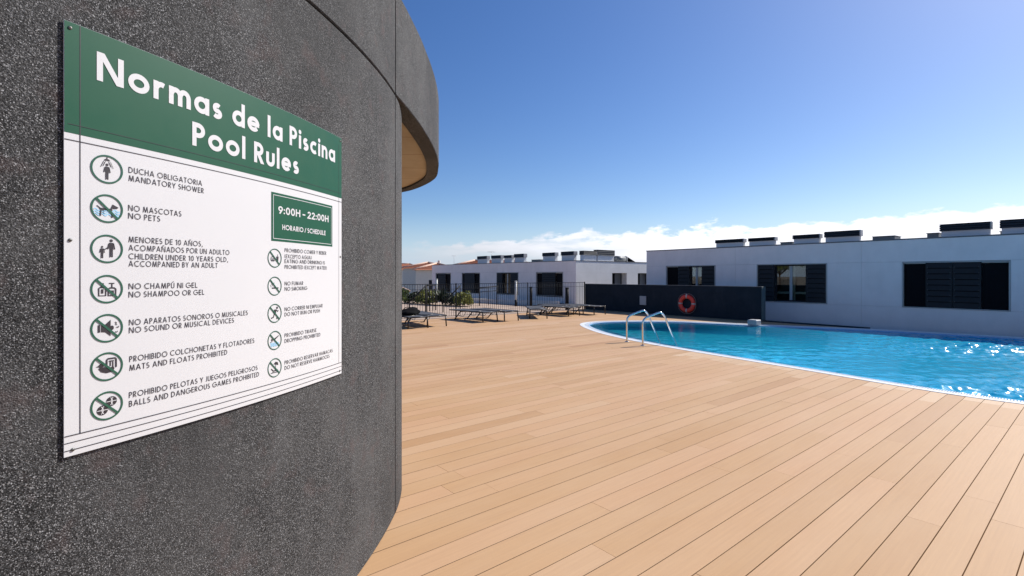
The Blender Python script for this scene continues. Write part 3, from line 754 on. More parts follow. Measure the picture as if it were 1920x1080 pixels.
def aerial(x,y,z,h,lab):
    r=thing('roof_aerial',lab,'aerial',(x,y,z))
    mb=MB(); mb.tube([(x,y,z),(x,y,z+h)],.015,5); link('mast',mb,MT['ant'],r)
    mb=MB()
    for k in range(5): mb.tube([(x-.25+.1*k,y-.2,z+h-.05),(x-.25+.1*k,y+.2,z+h-.05)],.008,4)
    mb.tube([(x-.3,y,z+h-.05),(x+.25,y,z+h-.05)],.010,4); link('yagi',mb,MT['ant'],r)
aerial(FX+1.8,27.6,2.311,.95,'thin television aerial behind the leftmost vent of the far block')
# ------------------------------------------------------------------ loungers
def make_lounger(label):
    r=thing('sun_lounger',label,'sun lounger',group='flat sun loungers set out along the railing')
    H=.335; w=.30
    mb=MB()
    for s in(-1,1): mb.tube([(s*w,0,H),(s*w,1.95,H)],.021,8)
    for y in(0,.62,1.22,1.95): mb.tube([(-w,y,H-.002),(w,y,H-.002)],.0145,8)
    link('frame',mb,MT['lframe'],r,raw=True)
    def sling(y0,y1,name):
        mb=MB(); n=8; m=8; vs=[]
        for t in(0,1):
            for j in range(m+1):
                for i in range(n+1):
                    x=-w+.012+(2*w-.024)*i/n; y=y0+(y1-y0)*j/m
                    vs.append((x,y,H+.012-.018*(1-(2*i/n-1)**2)*(1-(2*j/m-1)**2)-t*.004))
        fs=[]; q=(n+1)*(m+1)
        for j in range(m):
            for i in range(n):
                k=j*(n+1)+i; fs.append((k,k+1,k+n+2,k+n+1)); fs.append((q+k,q+k+n+1,q+k+n+2,q+k+1))
        mb.add(vs,fs,True); link(name,mb,MT['sling'],r,raw=True,fix=False)
    sling(.02,1.20,'seat_sling'); sling(1.24,1.93,'back_sling')
    for s in(-1,1):
        mb=MB(); mb.tube([(s*w,.05,H),(s*(w+.015),.02,.004)],.021,8); link('leg',mb,MT['lframe'],r,raw=True)
        mb=MB(); mb.tube([(s*(w-.02),1.28,H-.01),(s*(w-.02),1.66,.006)],.021,8); link('leg',mb,MT['lframe'],r,raw=True)
    mb=MB(); mb.tube([(-w+.02,1.64,.03),(w-.02,1.64,.03)],.012,6); mb.tube([(-w+.02,1.30,H-.04),(w-.02,1.30,H-.04)],.012,6); link('stretcher',mb,MT['lframe'],r,raw=True)
    mb=MB()
    for s in(-1,1): mb.tube([(s*(w-.05),1.02,H-.02),(s*(w-.05),1.18,.13),(s*(w-.05),1.50,.15)],.009,6)
    link('back_support',mb,MT['lframe'],r,raw=True)
    return r
LG=[(7.02,12.90,-4,'sun lounger with the black bag lying on it, nearest the round building'),(7.71,13.00,-6,'second sun lounger from the round building, right of the bag'),
    (9.84,13.14,3,'left lounger of the pair standing before the fence post'),(10.62,12.98,2,'right lounger of the pair standing before the fence post'),
    (11.95,13.10,-36,'turned sun lounger in the middle of the row, end-on with a wide shadow'),(13.79,13.07,2,'sun lounger right of the end-on one, leading to the slate wall'),
    (15.05,12.88,-3,'farthest right sun lounger, in front of the slate wall'),(14.55,13.55,6,'sun lounger half hidden behind the two rightmost ones')]
first=None
for x,y,a,lab in LG:
    if first is None: o=first=make_lounger(lab)
    else: o=copy_tree(first); o['label']=lab
    o.location=(x,y,0); o.rotation_euler=(0,0,R(a))
def bag():
    bm=bmesh.new(); bmesh.ops.create_icosphere(bm,subdivisions=4,radius=1)
    from mathutils import noise
    for v in bm.verts:
        c=v.co; k=1+.16*noise.noise(c*1.7)+.07*noise.noise(c*5)
        v.co=Vector((c.x*.40*k,c.y*.27*k,max(-.055,c.z*.155*k+ (.05*c.x))))
    mb=MB(); mb.add([v.co.copy() for v in bm.verts],[tuple(v.index for v in f.verts) for f in bm.faces],True); bm.free()
    r=thing('bag','slumped black fabric bag lying on the sun lounger nearest the round building','bag',(7.22,13.85,.405),R(30))
    link('bag_body',mb,MT['bag'],r,raw=True)
    mb=MB(); mb.tube(spline([(-.2,.1,.10),(-.12,.05,.17),(.05,.02,.165),(.16,.0,.13)],6),.012,6); link('handle',mb,MT['bag'],r,raw=True)
    mb=MB(); mb.tube(spline([(.30,-.05,.03),(.40,-.1,-.02),(.46,-.02,-.045),(.42,.10,-.03),(.28,.1,.02)],6),.014,6); link('strap',mb,MT['bag'],r,raw=True)
bag()
# ------------------------------------------------------------------ beyond the fence
def post(x,y,h,r,mat,label,cat='post'):
    e=thing('bollard' if mat is MT['fence'] else 'marker_post',label,cat,(x,y,-.012))
    mb=MB(); mb.tube([(x,y,-.012),(x,y,h)],r,10); link('shaft',mb,mat,e)
    if mat is MT['post']: mb=MB(); mb.tube([(x,y,-.011),(x,y,.32)],r*1.12,10); link('base_sleeve',mb,MT['fence'],e)
    mb=MB(); mb.tube([(x,y,h+.001),(x,y,h+.02),(x,y,h+.03)],[r*1.25,r*1.25,r*.8],10); link('cap',mb,mat,e)
p=W(.2,25.2); post(p.x,p.y,1.26,.058,MT['post'],'pale round post standing before the second window from the corner, behind the railing')
p=W(-4.33,28.3); post(p.x,p.y,1.34,.06,MT['post'],'thin pale post before the far left window, behind the railing')
p=W(.93,24.2); post(p.x,p.y,.98,.075,MT['fence'],'dark bollard left of the corner window, behind the railing','bollard')
p=W(2.52,22.6); post(p.x,p.y,.98,.085,MT['fence'],'dark bollard right of the corner window, behind the railing','bollard')
def rail(pa,pb,za,zb,lab,mid=True,n=2):
    a=W(*pa); b=W(*pb); e=thing('stair_handrail',lab,'handrail',((a.x+b.x)/2,(a.y+b.y)/2,0))
    mb=MB(); mb.tube([(a.x,a.y,za),(b.x,b.y,zb)],.028,8); link('top_rail',mb,MT['fence'],e)
    if mid: mb=MB(); mb.tube([(a.x,a.y,za-.22),(b.x,b.y,zb-.22)],.020,6); link('mid_rail',mb,MT['fence'],e)
    for k in range(n):
        t=k/(n-1) if n>1 else 1; q=a.lerp(b,t*.94+.03); z=za+(zb-za)*(t*.94+.03)
        mb=MB(); mb.tube([(q.x,q.y,-.01),(q.x,q.y,z)],.022,6); link('post',mb,MT['fence'],e)
rail((-4.40,21.0),(-3.70,21.3),.40,1.14,'steep dark handrail nearest the round building, behind the railing',False)
rail((-3.72,21.35),(-3.45,22.4),1.13,1.12,'short level dark handrail with uprights beyond the steep one',True,4)
rail((-2.96,21.0),(-2.22,21.3),.36,1.14,'steep dark handrail right of the planter shrubs, behind the railing',False)
rail((-1.72,25.5),(-.78,26.5),.92,.98,'sloping two-bar handrail before the third window of the far block',True,3)
# planter kerb, soil and shrubs
kp=spline([(15.25,33.5,0),(15.2,29,0),(15.22,26.2,0),(15.6,24.3,0),(16.3,22.8,0),(17.2,20.3,0),(18.0,18.2,0)],8)
mb=MB(); ribbon_solid(mb,kp,offset_loop(kp,.16,closed=False),-.01,.24); tag(link('planter_kerb',mb,MT['kerb']),'curved low white kerb edging the planting bed behind the railing','kerb')
ko=offset_loop(kp,.17,closed=False); mb=MB(); mb.prism([(q.x,q.y) for q in ko]+[(18.90,18.0),(18.90,33.5)],-.01,.06); struct(link('planting_bed',mb,MT['soil']))
def shrub(px,y,h,w,nl,mat,label,kind='leafy',seed=1):
    rr=random.Random(seed); c=W(*px)
    e=thing('shrub',label,'shrub',(c.x,c.y,.05))
    mb=MB(); tips=[]
    for k in range(11):
        a=rr.uniform(0,2*PI); q=Vector((math.cos(a)*w*.45*rr.random(),math.sin(a)*w*.45*rr.random(),h*rr.uniform(.45,.85)))
        mb.tube([(c.x,c.y,.03),(c.x+q.x*.4,c.y+q.y*.4,.05+q.z*.5),(c.x+q.x,c.y+q.y,.05+q.z)],[.02,.014,.006],5); tips.append(q)
    link('stem',mb,MT['bark'],e)
    mb=MB()
    cl=[]
    for k in range(26):
        a=rr.uniform(0,2*PI); rad=w*.5*math.sqrt(rr.random()); hh=h*(.15+.86*rr.random()*(1-.55*(rad/(w*.5))**2)); cl.append((Vector((math.cos(a)*rad,math.sin(a)*rad,hh)),rr.uniform(.09,.17)))
    if kind=='leafy':
        for i in range(nl):
            q,r0=rr.choice(cl); d=Vector((rr.gauss(0,1),rr.gauss(0,1),rr.gauss(0,1))).normalized()*r0*rr.random()**.4
            p0=Vector((c.x,c.y,.05))+q+d; ax=(d.normalized()+Vector((rr.uniform(-.6,.6),rr.uniform(-.6,.6),rr.uniform(-.2,.9)))).normalized(); sd_=ax.cross(Vector((rr.uniform(-1,1),rr.uniform(-1,1),rr.uniform(-1,1)))).normalized()
            l=rr.uniform(.06,.12); ww=l*.32
            mb.add([p0,p0+ax*l*.5+sd_*ww,p0+ax*l,p0+ax*l*.5-sd_*ww],[(0,1,2,3)])
    else:
        for i in range(nl):
            a=rr.uniform(0,2*PI); el=rr.uniform(.15,1.3); ln=h*rr.uniform(.7,1.15); dr=Vector((math.cos(a)*math.cos(el),math.sin(a)*math.cos(el),math.sin(el)))
            sd_=Vector((-math.sin(a),math.cos(a),0)); b=Vector((c.x,c.y,.06+.1*h)); 
            pp=[b,b+dr*ln*.4,b+dr*ln*.8-Vector((0,0,.03)),b+dr*ln-Vector((0,0,.10*(1.3-el)))]; ws=[.012,.028,.018,.0]
            vs=[]
            for q,wv in zip(pp,ws): vs+=[q+sd_*wv+Vector((0,0,.008)),q-sd_*wv+Vector((0,0,.008))]
            mb.add(vs,[(0,1,3,2),(2,3,5,4),(4,5,7,6)])
    stuff(link('foliage',mb,mat,e,fix=False))
shrub((-6.15,28.2),0,.68,1.5,3400,MT['leafg'],'green shrub at the far left of the planting bed, against the round building',seed=3)
shrub((-4.55,26.8),0,.66,1.15,3000,MT['leafy'],'yellow-green shrub left of the dark spiky plant',seed=4)
shrub((-3.72,26.2),0,.80,.9,230,MT['leafd'],'dark spiky plant in the middle of the planting bed','spiky',seed=5)
shrub((-2.45,25.2),0,.60,.9,2200,MT['leafy'],'yellow-green shrub at the right end of the planting bed',seed=6)
shrub((-3.05,25.9),0,.6,1.1,1600,MT['leafd'],'low dark shrub between the spiky plant and the right end shrub',seed=8)
shrub((-5.4,27.9),0,.6,1.2,1500,MT['leafd'],'low dark shrub behind the level handrail',seed=9)
# ------------------------------------------------------------------ old town houses far left
def house(cx,cy,w,d,zb,ze,zr,rot,label,chim=None,win=()):
    c=W(cx,cy); e=thing('house',label,'house',(c.x,c.y,zb),rot)
    mb=MB(); mb.box((-w/2,-d/2,0),(w/2,d/2,ze-zb)); link('wall',mb,MT['house'],e,raw=True)
    o=.28; W2,D2=w/2+o,d/2+o; H0=ze-zb+.01; H1=zr-zb; rl=max(0.05,(w-d)/2) if w>d else .05
    # hipped roof
    mb=MB(); mb.add([(-W2,-D2,H0),(W2,-D2,H0),(W2,D2,H0),(-W2,D2,H0),(-rl,0,H1),(rl,0,H1)],[(0,1,5,4),(1,2,5),(2,3,4,5),(3,0,4),(3,2,1,0)])
    rf=link('roof',mb,MT['tile'],e,raw=True)
    # tile rows and ridge caps
    mb=MB()
    for a,b in(((-W2,-D2,H0),(-rl,0,H1)),((W2,-D2,H0),(rl,0,H1)),((W2,D2,H0),(rl,0,H1)),((-W2,D2,H0),(-rl,0,H1)),((-rl,0,H1),(rl,0,H1))):
        A,B=Vector(a)+Vector((0,0,.05)),Vector(b)+Vector((0,0,.05)); mb.tube([A,B],.11,6)
    link('ridge_tiles',mb,MT['tilel'],rf,raw=True)
    mb=MB(); nrow=7
    for k in range(1,nrow):
        t=k/nrow; x=W2+(rl-W2)*t; y=D2*(1-t); z=H0+(H1-H0)*t+.02; mb.tube([(x,y,z),(-x,y,z),(-x,-y,z),(x,-y,z)],.035,4,closed=True)
    link('tile_courses',mb,MT['tile'],rf,raw=True)
    if chim: mb=MB(); mb.box((chim-.14,-.12,H1-.5),(chim+.14,.12,H1+.28)); link('chimney',mb,MT['house'],rf,raw=True)
    for (x,z0,z1,ww) in win:
        mb=MB(); mb.box((x-ww/2,-d/2-.03,z0-zb),(x+ww/2,-d/2+.02,z1-zb)); f=link('window',mb,MT['anth'],e,raw=True)
    return e
th=-math.atan2(SA,CA)
house(-8.2,54,4.4,5,-3.3,2.15,2.85,th+.15,'pale house with orange hipped roof just left of the far white block',None,[(.9,-.5,1.7,.9),(-.6,0,1.1,.5)])
house(-12.6,42,5.2,5,-3.3,.05,1.0,th-.1,'low pale house with red roof at the far left behind the shrubs',None,[(1.2,-1.6,-.6,.7)])
house(-9.4,38,2.0,3,-3.3,.35,.9,th+.3,'small red roofed outbuilding in front of the low pale house')
house(-1.9,60,9.6,4.4,-3.3,2.72,3.38,th+.05,'house whose orange hipped roof shows above the far white block')
house(-11.2,66,5,5,-3.3,2.5,3.3,th-.2,'red roofed house behind the pale house, beside its chimney',1.5)
house(-27,125,10,8,-3.3,3.0,4.6,th+.2,'distant house with brown red roof on the skyline beside the round building')
mb=MB(); ap=W(-7.0,59.5); 
aerial(ap.x,ap.y,2.9,1.1,'thin aerial beside the orange roof above the far white block')
# ------------------------------------------------------------------ tree on the terrace, mirrored in the window glass
def tree():
    rr=random.Random(5); c=Vector((-7.5,18.6,0)); e=thing('garden_tree','small round leafy tree on the terrace, seen as a reflection in the middle window','tree',c)
    mb=MB(); mb.tube([c,c+Vector((.05,0,.8)),c+Vector((.02,.05,1.6)),c+Vector((0,0,2.6))],[.10,.08,.07,.03],8); link('trunk',mb,MT['bark'],e)
    mb=MB()
    for k in range(9):
        a=k*.7; mb.tube([c+Vector((0,0,1.6)),c+Vector((math.cos(a)*.5,math.sin(a)*.5,2.1)),c+Vector((math.cos(a)*.95,math.sin(a)*.95,2.5))],[.04,.025,.01],5)
    link('limbs',mb,MT['bark'],e)
    mb=MB(); cl=[(Vector((rr.gauss(0,.5),rr.gauss(0,.5),2.55+rr.gauss(0,.32))),rr.uniform(.25,.45)) for k in range(40)]
    for i in range(7000):
        q,r0=rr.choice(cl); d=Vector((rr.gauss(0,1),rr.gauss(0,1),rr.gauss(0,1))).normalized()*r0*rr.random()**.4
        p0=c+q+d; ax=Vector((rr.gauss(0,1),rr.gauss(0,1),rr.gauss(0,1))).normalized(); s_=ax.orthogonal().normalized(); l=rr.uniform(.06,.10)
        mb.add([p0,p0+ax*l*.5+s_*l*.3,p0+ax*l,p0+ax*l*.5-s_*l*.3],[(0,1,2,3)])
    stuff(link('crown',mb,MT['leafg'],e,fix=False))
tree()
# ------------------------------------------------------------------ the pool rules board
def arcp(cx,cy,rx,ry,a0,a1,n=14): return [(cx+rx*math.cos(R(a0+(a1-a0)*i/n)),cy+ry*math.sin(R(a0+(a1-a0)*i/n))) for i in range(n+1)]
def p(*pts): return ('p',list(pts))
def d(*q): return ('d',q)
def stem(x,a=0,b=1): return ('p',[(x,a),(x,b)])
def glyphs():
    G={}
    G['A']=(.74,[d(0,0,.37,1),d(.74,0,.37,1),p((.14,.28),(.60,.28))])
    G['B']=(.46,[stem(0),('p',[(0,1),(.2,1)]+arcp(.2,.76,.20,.24,90,-90)+[(0,.52)]),('p',[(0,.52),(.22,.52)]+arcp(.22,.26,.24,.26,90,-90)+[(0,0)])])
    G['C']=(.78,[('p',arcp(.5,.5,.5,.5,52,308,22))])
    G['D']=(.64,[stem(0),('p',[(0,1),(.14,1)]+arcp(.14,.5,.50,.5,90,-90,18)+[(0,0)])])
    G['E']=(.42,[stem(0),p((0,0),(.42,0)),p((0,.52),(.40,.52)),p((0,1),(.42,1))])
    G['F']=(.40,[stem(0),p((0,.52),(.38,.52)),p((0,1),(.40,1))])
    G['G']=(.94,[('p',arcp(.5,.5,.5,.5,48,360,24)),p((.56,.5),(.98,.5))])
    G['H']=(.58,[stem(0),stem(.58),p((0,.52),(.58,.52))])
    G['I']=(0,[stem(0)])
    G['J']=(.24,[('p',[(.24,1),(.24,.12)]+arcp(.12,.10,.12,.10,0,-150,8))])
    G['K']=(.54,[stem(0),d(.06,.46,.50,1),d(.54,0,.12,.56)])
    G['L']=(.38,[stem(0),p((0,0),(.38,0))])
    G['M']=(.86,[d(0,0,.14,1),d(.43,0,.14,1),d(.43,0,.72,1),d(.86,0,.72,1)])
    G['N']=(.64,[stem(0),stem(.64),d(.62,0,.02,1)])
    G['Ñ']=(.64,G['N'][1]+[('p',[(.14,1.17),(.24,1.24),(.38,1.18),(.50,1.25)])])
    G['O']=(.98,[('p',arcp(.49,.5,.49,.5,0,360,26))])
    G['P']=(.42,[stem(0),('p',[(0,1),(.18,1)]+arcp(.18,.73,.24,.27,90,-90)+[(0,.46)])])
    G['R']=(.46,[stem(0),('p',[(0,1),(.18,1)]+arcp(.18,.73,.24,.27,90,-90)+[(0,.46)]),d(.46,0,.16,.48)])
    G['S']=(.44,[('p',arcp(.21,.755,.19,.245,35,262,12)+arcp(.20,.26,.23,.26,84,-150,12))])
    G['T']=(.50,[stem(.25),p((0,1),(.50,1))])
    G['U']=(.54,[('p',[(0,1),(0,.28)]+arcp(.27,.27,.27,.27,180,360,14)+[(.54,1)])])
    G['Ú']=(.54,G['U'][1]+[('p',[(.22,1.15),(.38,1.30)])])
    G['V']=(.66,[d(.33,0,0,1),d(.33,0,.66,1)])
    G['W']=(1.04,[d(.28,0,0,1),d(.28,0,.52,1),d(.76,0,.52,1),d(.76,0,1.04,1)])
    G['X']=(.60,[d(0,0,.58,1),d(.60,0,.02,1)])
    G['Y']=(.60,[d(.30,.40,0,1),d(.30,.40,.60,1),stem(.30,0,.46)])
    G['Z']=(.56,[p((0,0),(.56,0)),p((0,1),(.56,1)),d(0,0,.54,1)])
    G['0']=(.50,[('p',arcp(.25,.5,.25,.5,0,360,24))])
    G['1']=(.22,[stem(.20),p((.0,.88),(.20,.98))])
    G['2']=(.48,[('p',arcp(.24,.74,.22,.26,170,-32,12)+[(.02,.02)]),p((.0,0),(.48,0))])
    G['9']=(.50,[('p',arcp(.25,.70,.25,.30,0,360,20)),p((.47,.56),(.16,0))])
    G['-']=(.30,[p((0,.40),(.30,.40))]); G['.']=(0,[p((0,0),(0,.03))]); G[',']=(.05,[p((.05,.06),(0,-.14))])
    G[':']=(0,[('dot',(0,.06)),('dot',(0,.62))]); G['(']=(.18,[('p',arcp(.30,.5,.30,.66,125,235,10))]); G[')']=(.18,[('p',arcp(-.12,.5,.30,.66,55,-55,10))])
    G['/']=(.36,[d(0,-.10,.36,1.06)])
    x=.63
    G['o']=(.59,[('p',arcp(.295,x/2,.295,x/2,0,360,24))]); 
    G['a']=(.53,[('p',arcp(.265,x/2,.265,x/2,0,360,24)),stem(.53,0,x)]); G['d']=(.53,[('p',arcp(.265,x/2,.265,x/2,0,360,24)),stem(.53,0,1.08)])
    G['e']=(.57,[('p',arcp(.285,x/2,.285,x/2,0,322,22)),p((.02,x/2),(.55,x/2))]); G['c']=(.43,[('p',arcp(.285,x/2,.285,x/2,52,308,18))])
    G['r']=(.27,[stem(0,0,x),('p',arcp(.22,.35,.22,x-.35,180,62,10))])
    G['n']=(.42,[stem(0,0,x),('p',arcp(.21,.35,.21,x-.35,180,0,14)+[(.42,0)])])
    G['m']=(.76,[stem(0,0,x),('p',arcp(.19,.35,.19,x-.35,180,0,12)+[(.38,0)]),('p',arcp(.57,.35,.19,x-.35,180,0,12)+[(.76,0)])])
    G['u']=(.42,[('p',[(0,x),(0,.24)]+arcp(.21,.23,.21,.23,180,360,12)+[(.42,x)])]); G['l']=(0,[stem(0,0,1.08)])
    G['i']=(0,[stem(0,0,x),('dot',(0,.98))]); G['s']=(.32,[('p',arcp(.16,.455,.135,.155,40,262,10)+arcp(.15,.158,.165,.158,84,-145,10))])
    G['N']=(.70,[stem(0),stem(.70),d(.67,0,.03,1)]); G['Ñ']=(.70,G['N'][1]+G['Ñ'][1][-1:])
    return G
GL=glyphs(); TH0=math.atan2(1.2641*1-C0.y,-.9123*1.2641-C0.x)
SIGN_R=RW+.0075
def sg(s_,z,off=.0):                      # board coordinates: s from its left edge, z height
    return cyl(TH0+s_/SIGN_R,SIGN_R+off,z)
class Ink:
    """flat print laid on the curved board"""
    def __init__(s): s.mb=MB(); s.k=0
    def poly(s,pts,lift=0):
        s.k+=1; o=.0007+(s.k%6)*.00010+lift
        s.mb.add([sg(a,b,o) for a,b in pts],[tuple(range(len(pts)))])
    def stroke(s,pts,h,lift=0):
        s.k+=1; o=.0007+(s.k%6)*.00010+lift; n=len(pts); closed=n>3 and math.hypot(pts[0][0]-pts[-1][0],pts[0][1]-pts[-1][1])<1e-6
        L=[];Rr=[]
        for i in range(n):
            if closed: a=pts[(i-1)%(n-1)]; b=pts[(i+1)%(n-1)] if i<n-1 else pts[1]
            else: a=pts[max(0,i-1)]; b=pts[min(n-1,i+1)]
            tx,ty=b[0]-a[0],b[1]-a[1]; l=math.hypot(tx,ty) or 1; nx,ny=-ty/l*h,tx/l*h
            L.append((pts[i][0]+nx,pts[i][1]+ny)); Rr.append((pts[i][0]-nx,pts[i][1]-ny))
        s.mb.add([sg(a,b,o) for a,b in L+Rr],[(i,i+1,n+i+1,n+i) for i in range(n-1)])
    def disc(s,x,y,rx,ry,n=16,lift=0): s.poly([(x+rx*math.cos(2*PI*i/n),y+ry*math.sin(2*PI*i/n)) for i in range(n)],lift)
    def rule(s,x0,y0,x1,y1,h,lift=0):
        n=max(1,int(abs(x1-x0)/.02)); s.stroke([(x0+(x1-x0)*i/n,y0+(y1-y0)*i/n) for i in range(n+1)],h,lift)
    def rect(s,x0,y0,x1,y1,lift=0):
        s.k+=1; o=.0004+lift; n=max(1,int(abs(x1-x0)/.02)); vs=[sg(x0+(x1-x0)*i/n,y,o) for y in(y0,y1) for i in range(n+1)]
        s.mb.add(vs,[(i,i+1,n+2+i,n+1+i) for i in range(n)])
def text(txt,x0,x1,zb,cap,w,gap=.17,word=.36,lift=0,each=None):
    """w: stroke width as a share of cap height"""
    ink=Ink(); adv=0; place=[]
    for ch in txt:
        if ch==' ': adv+=word; continue
        gw=GL[ch][0]; place.append((ch,adv)); adv+=gw+w+gap
    nat=adv-gap; kx=(x1-x0)/nat; h=w/2
    def X(x): return x0+(x)*kx
    def Y(y): return zb+(h+y*(1-w))*cap
    for ch,a in place:
        if each is not None: ink=Ink(); each.append(ink)
        for kind,q in GL[ch][1]:
            if kind=='p':
                pts=[(a+h+x,y*(1-w)+h) for x,y in q]
                pts=list(pts)
                # butt ends of straight stems reach the full height
                if len(pts)==2:
                    (xa,ya),(xb,yb)=pts; l=math.hypot(xb-xa,yb-ya) or 1; ex,ey=(xb-xa)/l*h,(yb-ya)/l*h
                    pts=[(xa-ex,ya-ey),(xb+ex,yb+ey)]
                elif abs(pts[0][0]-pts[1][0])<1e-6 and not (abs(pts[0][0]-pts[-1][0])<1e-6 and abs(pts[0][1]-pts[-1][1])<1e-6):
                    pts[0]=(pts[0][0],pts[0][1]+math.copysign(h,pts[0][1]-pts[1][1]))
                    if abs(pts[-1][0]-pts[-2][0])<1e-6: pts[-1]=(pts[-1][0],pts[-1][1]+math.copysign(h,pts[-1][1]-pts[-2][1]))
                elif abs(pts[-1][0]-pts[-2][0])<1e-6: pts[-1]=(pts[-1][0],pts[-1][1]+math.copysign(h,pts[-1][1]-pts[-2][1]))
                # build in glyph units then map, so that thickness follows the horizontal scale
                n=len(pts); closed=n>3 and math.hypot(pts[0][0]-pts[-1][0],pts[0][1]-pts[-1][1])<1e-6
                Lp=[];Rp=[]
                for i in range(n):
                    if closed: A=pts[(i-1)%(n-1)]; B=pts[(i+1)%(n-1)] if i<n-1 else pts[1]
                    else: A=pts[max(0,i-1)]; B=pts[min(n-1,i+1)]
                    tx,ty=B[0]-A[0],B[1]-A[1]; l=math.hypot(tx,ty) or 1; nx,ny=-ty/l*h,tx/l*h
                    Lp.append((pts[i][0]+nx,pts[i][1]+ny)); Rp.append((pts[i][0]-nx,pts[i][1]-ny))
                ink.k+=1; o=.0008+(ink.k%6)*.00010+lift
                ink.mb.add([sg(X(u),zb+v*cap,o) for u,v in Lp+Rp],[(i,i+1,n+i+1,n+i) for i in range(n-1)])
            elif kind=='d':
                xa,ya,xb,yb=q; ang=math.atan2(abs(yb-ya),abs(xb-xa)*1.0+1e-9); hx=min(h/max(.3,math.sin(ang)),h*1.9)
                Y0=ya*(1-w)+h-(h if ya in(0,1) else 0)*(1 if ya==0 else -1); Y1=yb*(1-w)+h+(h if yb==1 else (-h if yb==0 else 0))
                ink.poly([(X(a+h+xa-hx),zb+Y0*cap),(X(a+h+xa+hx),zb+Y0*cap),(X(a+h+xb+hx),zb+Y1*cap),(X(a+h+xb-hx),zb+Y1*cap)],lift)
            else:
                r=h*1.18; ink.disc(X(a+h+q[0]),Y(q[1]),r*kx,r*cap,12,lift)
    return ink
def put(name,ink,mat,parent):
    o=link(name,ink.mb,mat,parent,fix=False)
    me=o.data
    return o
sb=W(-.6,1.9); sign=thing('pool_rules_board','large curved green and white pool rules board screwed to the round building','sign',(sb.x,sb.y,1.083))
SW,Z0,Z1=1.147,1.084,2.206
mb=MB(); n=72; vs=[]
for i in range(n+1):
    s_=SW*i/n
    vs+=[sg(s_,Z0,-.0035),sg(s_,Z0,0),sg(s_,Z1,0),sg(s_,Z1,-.0035)]
fs=[]
for i in range(n):
    for k in range(4):
        l=(k+1)%4; fs.append((i*4+k,i*4+l,(i+1)*4+l,(i+1)*4+k))
fs+=[(0,1,2,3),tuple(n*4+k for k in(3,2,1,0))]
mb.add(vs,fs); link('board',mb,MT['swhite'],sign)
def inkpart(name,mat,fn,parent=None,label=None):
    k=Ink(); fn(k); o=put(name,k,mat,parent or sign)
    if label: o['label']=label
    return o
band=inkpart('header_band',MT['sgreen'],lambda k:k.rect(0.0005,1.919,SW-.0005,Z1-.0005))
def rules(k):
    hh=.0011
    k.rule(.034,1.1365,.034,2.204,hh); k.rule(1.121,1.1365,1.121,2.17,hh*.7)
    k.rule(.0005,1.901,SW-.0005,1.901,hh); k.rule(.008,1.942,1.14,1.942,hh*.6)
    for z in(1.1370,1.1185,1.0990): k.rule(.0005,z,SW-.0005,z,hh)
inkpart('rule_lines',MT['sink'],rules)
for _t,_a,_b,_z,_c in (('Normas de la Piscina',.071,1.086,2.077,.0775),('Pool Rules',.336,.820,1.967,.0760)):
    ls=[]; text(_t,_a,_b,_z,_c,.200,gap=.155,word=.40,lift=.0004,each=ls)
    for q in ls: put('title_letter',q,MT['swhite'],band)
tb=inkpart('timetable_box',MT['sgreen'],lambda k:k.rect(.664,1.684,1.064,1.872,.0002))
def tbl(k):
    for a,b,c,e in((.674,1.694,1.054,1.694),(.674,1.862,1.054,1.862),(.674,1.694,.674,1.862),(1.054,1.694,1.054,1.862)): k.rule(a,b,c,e,.0011,.0004)
inkpart('box_outline',MT['swhite'],tbl,tb)
put('hours_lettering',text('9:00H - 22:00H',.700,1.031,1.7925,.030,.19,gap=.12,word=.26,lift=.0005),MT['swhite'],tb)
put('hours_lettering',text('HORARIO / SCHEDULE',.722,1.007,1.7315,.0205,.19,gap=.12,word=.26,lift=.0005),MT['swhite'],tb)
LT=[('DUCHA OBLIGATORIA',.149,.370,1.842),('MANDATORY SHOWER',.149,.376,1.8185),('NO MASCOTAS',.148,.301,1.734),('NO PETS',.148,.236,1.7115),
 ('MENORES DE 10 AÑOS,',.149,.372,1.6445),('ACOMPAÑADOS POR UN ADULTO',.149,.473,1.621),('CHILDREN UNDER 10 YEARS OLD,',.149,.467,1.5965),('ACCOMPANIED BY AN ADULT',.149,.427,1.5755),
 ('NO CHAMPÚ NI GEL',.149,.354,1.511),('NO SHAMPOO OR GEL',.149,.378,1.4875),('NO APARATOS SONOROS O MUSICALES',.150,.551,1.408),('NO SOUND OR MUSICAL DEVICES',.150,.492,1.386),
 ('PROHIBIDO COLCHONETAS Y FLOTADORES',.151,.581,1.304),('MATS AND FLOATS PROHIBITED',.151,.464,1.279),
 ('PROHIBIDO PELOTAS Y JUEGOS PELIGROSOS',.150,.596,1.202),('BALLS AND DANGEROUS GAMES PROHIBITED',.150,.603,1.177)]
RT=[('PROHIBIDO COMER Y BEBER',.736,1.014,1.6435),('(EXCEPTO AGUA)',.736,.905,1.6195),('EATING AND DRINKING IS',.736,1.003,1.600),('PROHIBITED (EXCEPT WATER)',.736,1.018,1.577),
 ('NO FUMAR',.736,.848,1.511),('NO SMOKING',.736,.875,1.4895),('NO CORRER NI EMPUJAR',.736,.985,1.409),('DO NOT RUN OR PUSH',.736,.965,1.388),
 ('PROHIBIDO TIRARSE',.736,.939,1.305),('DROPPING PROHIBITED',.736,.968,1.2825),('PROHIBIDO RESERVAR HAMACAS',.736,1.066,1.197),('DO NOT RESERVE HAMMOCKS',.736,1.040,1.1755)]
for t_,a,b,z in LT: put('rule_text',text(t_,a,b,z+.0006,.0168,.125,gap=.21,word=.40),MT['sink'],sign)
for t_,a,b,z in RT: put('rule_text',text(t_,a,b,z+.0006,.0152,.125,gap=.20,word=.38),MT['sink'],sign)
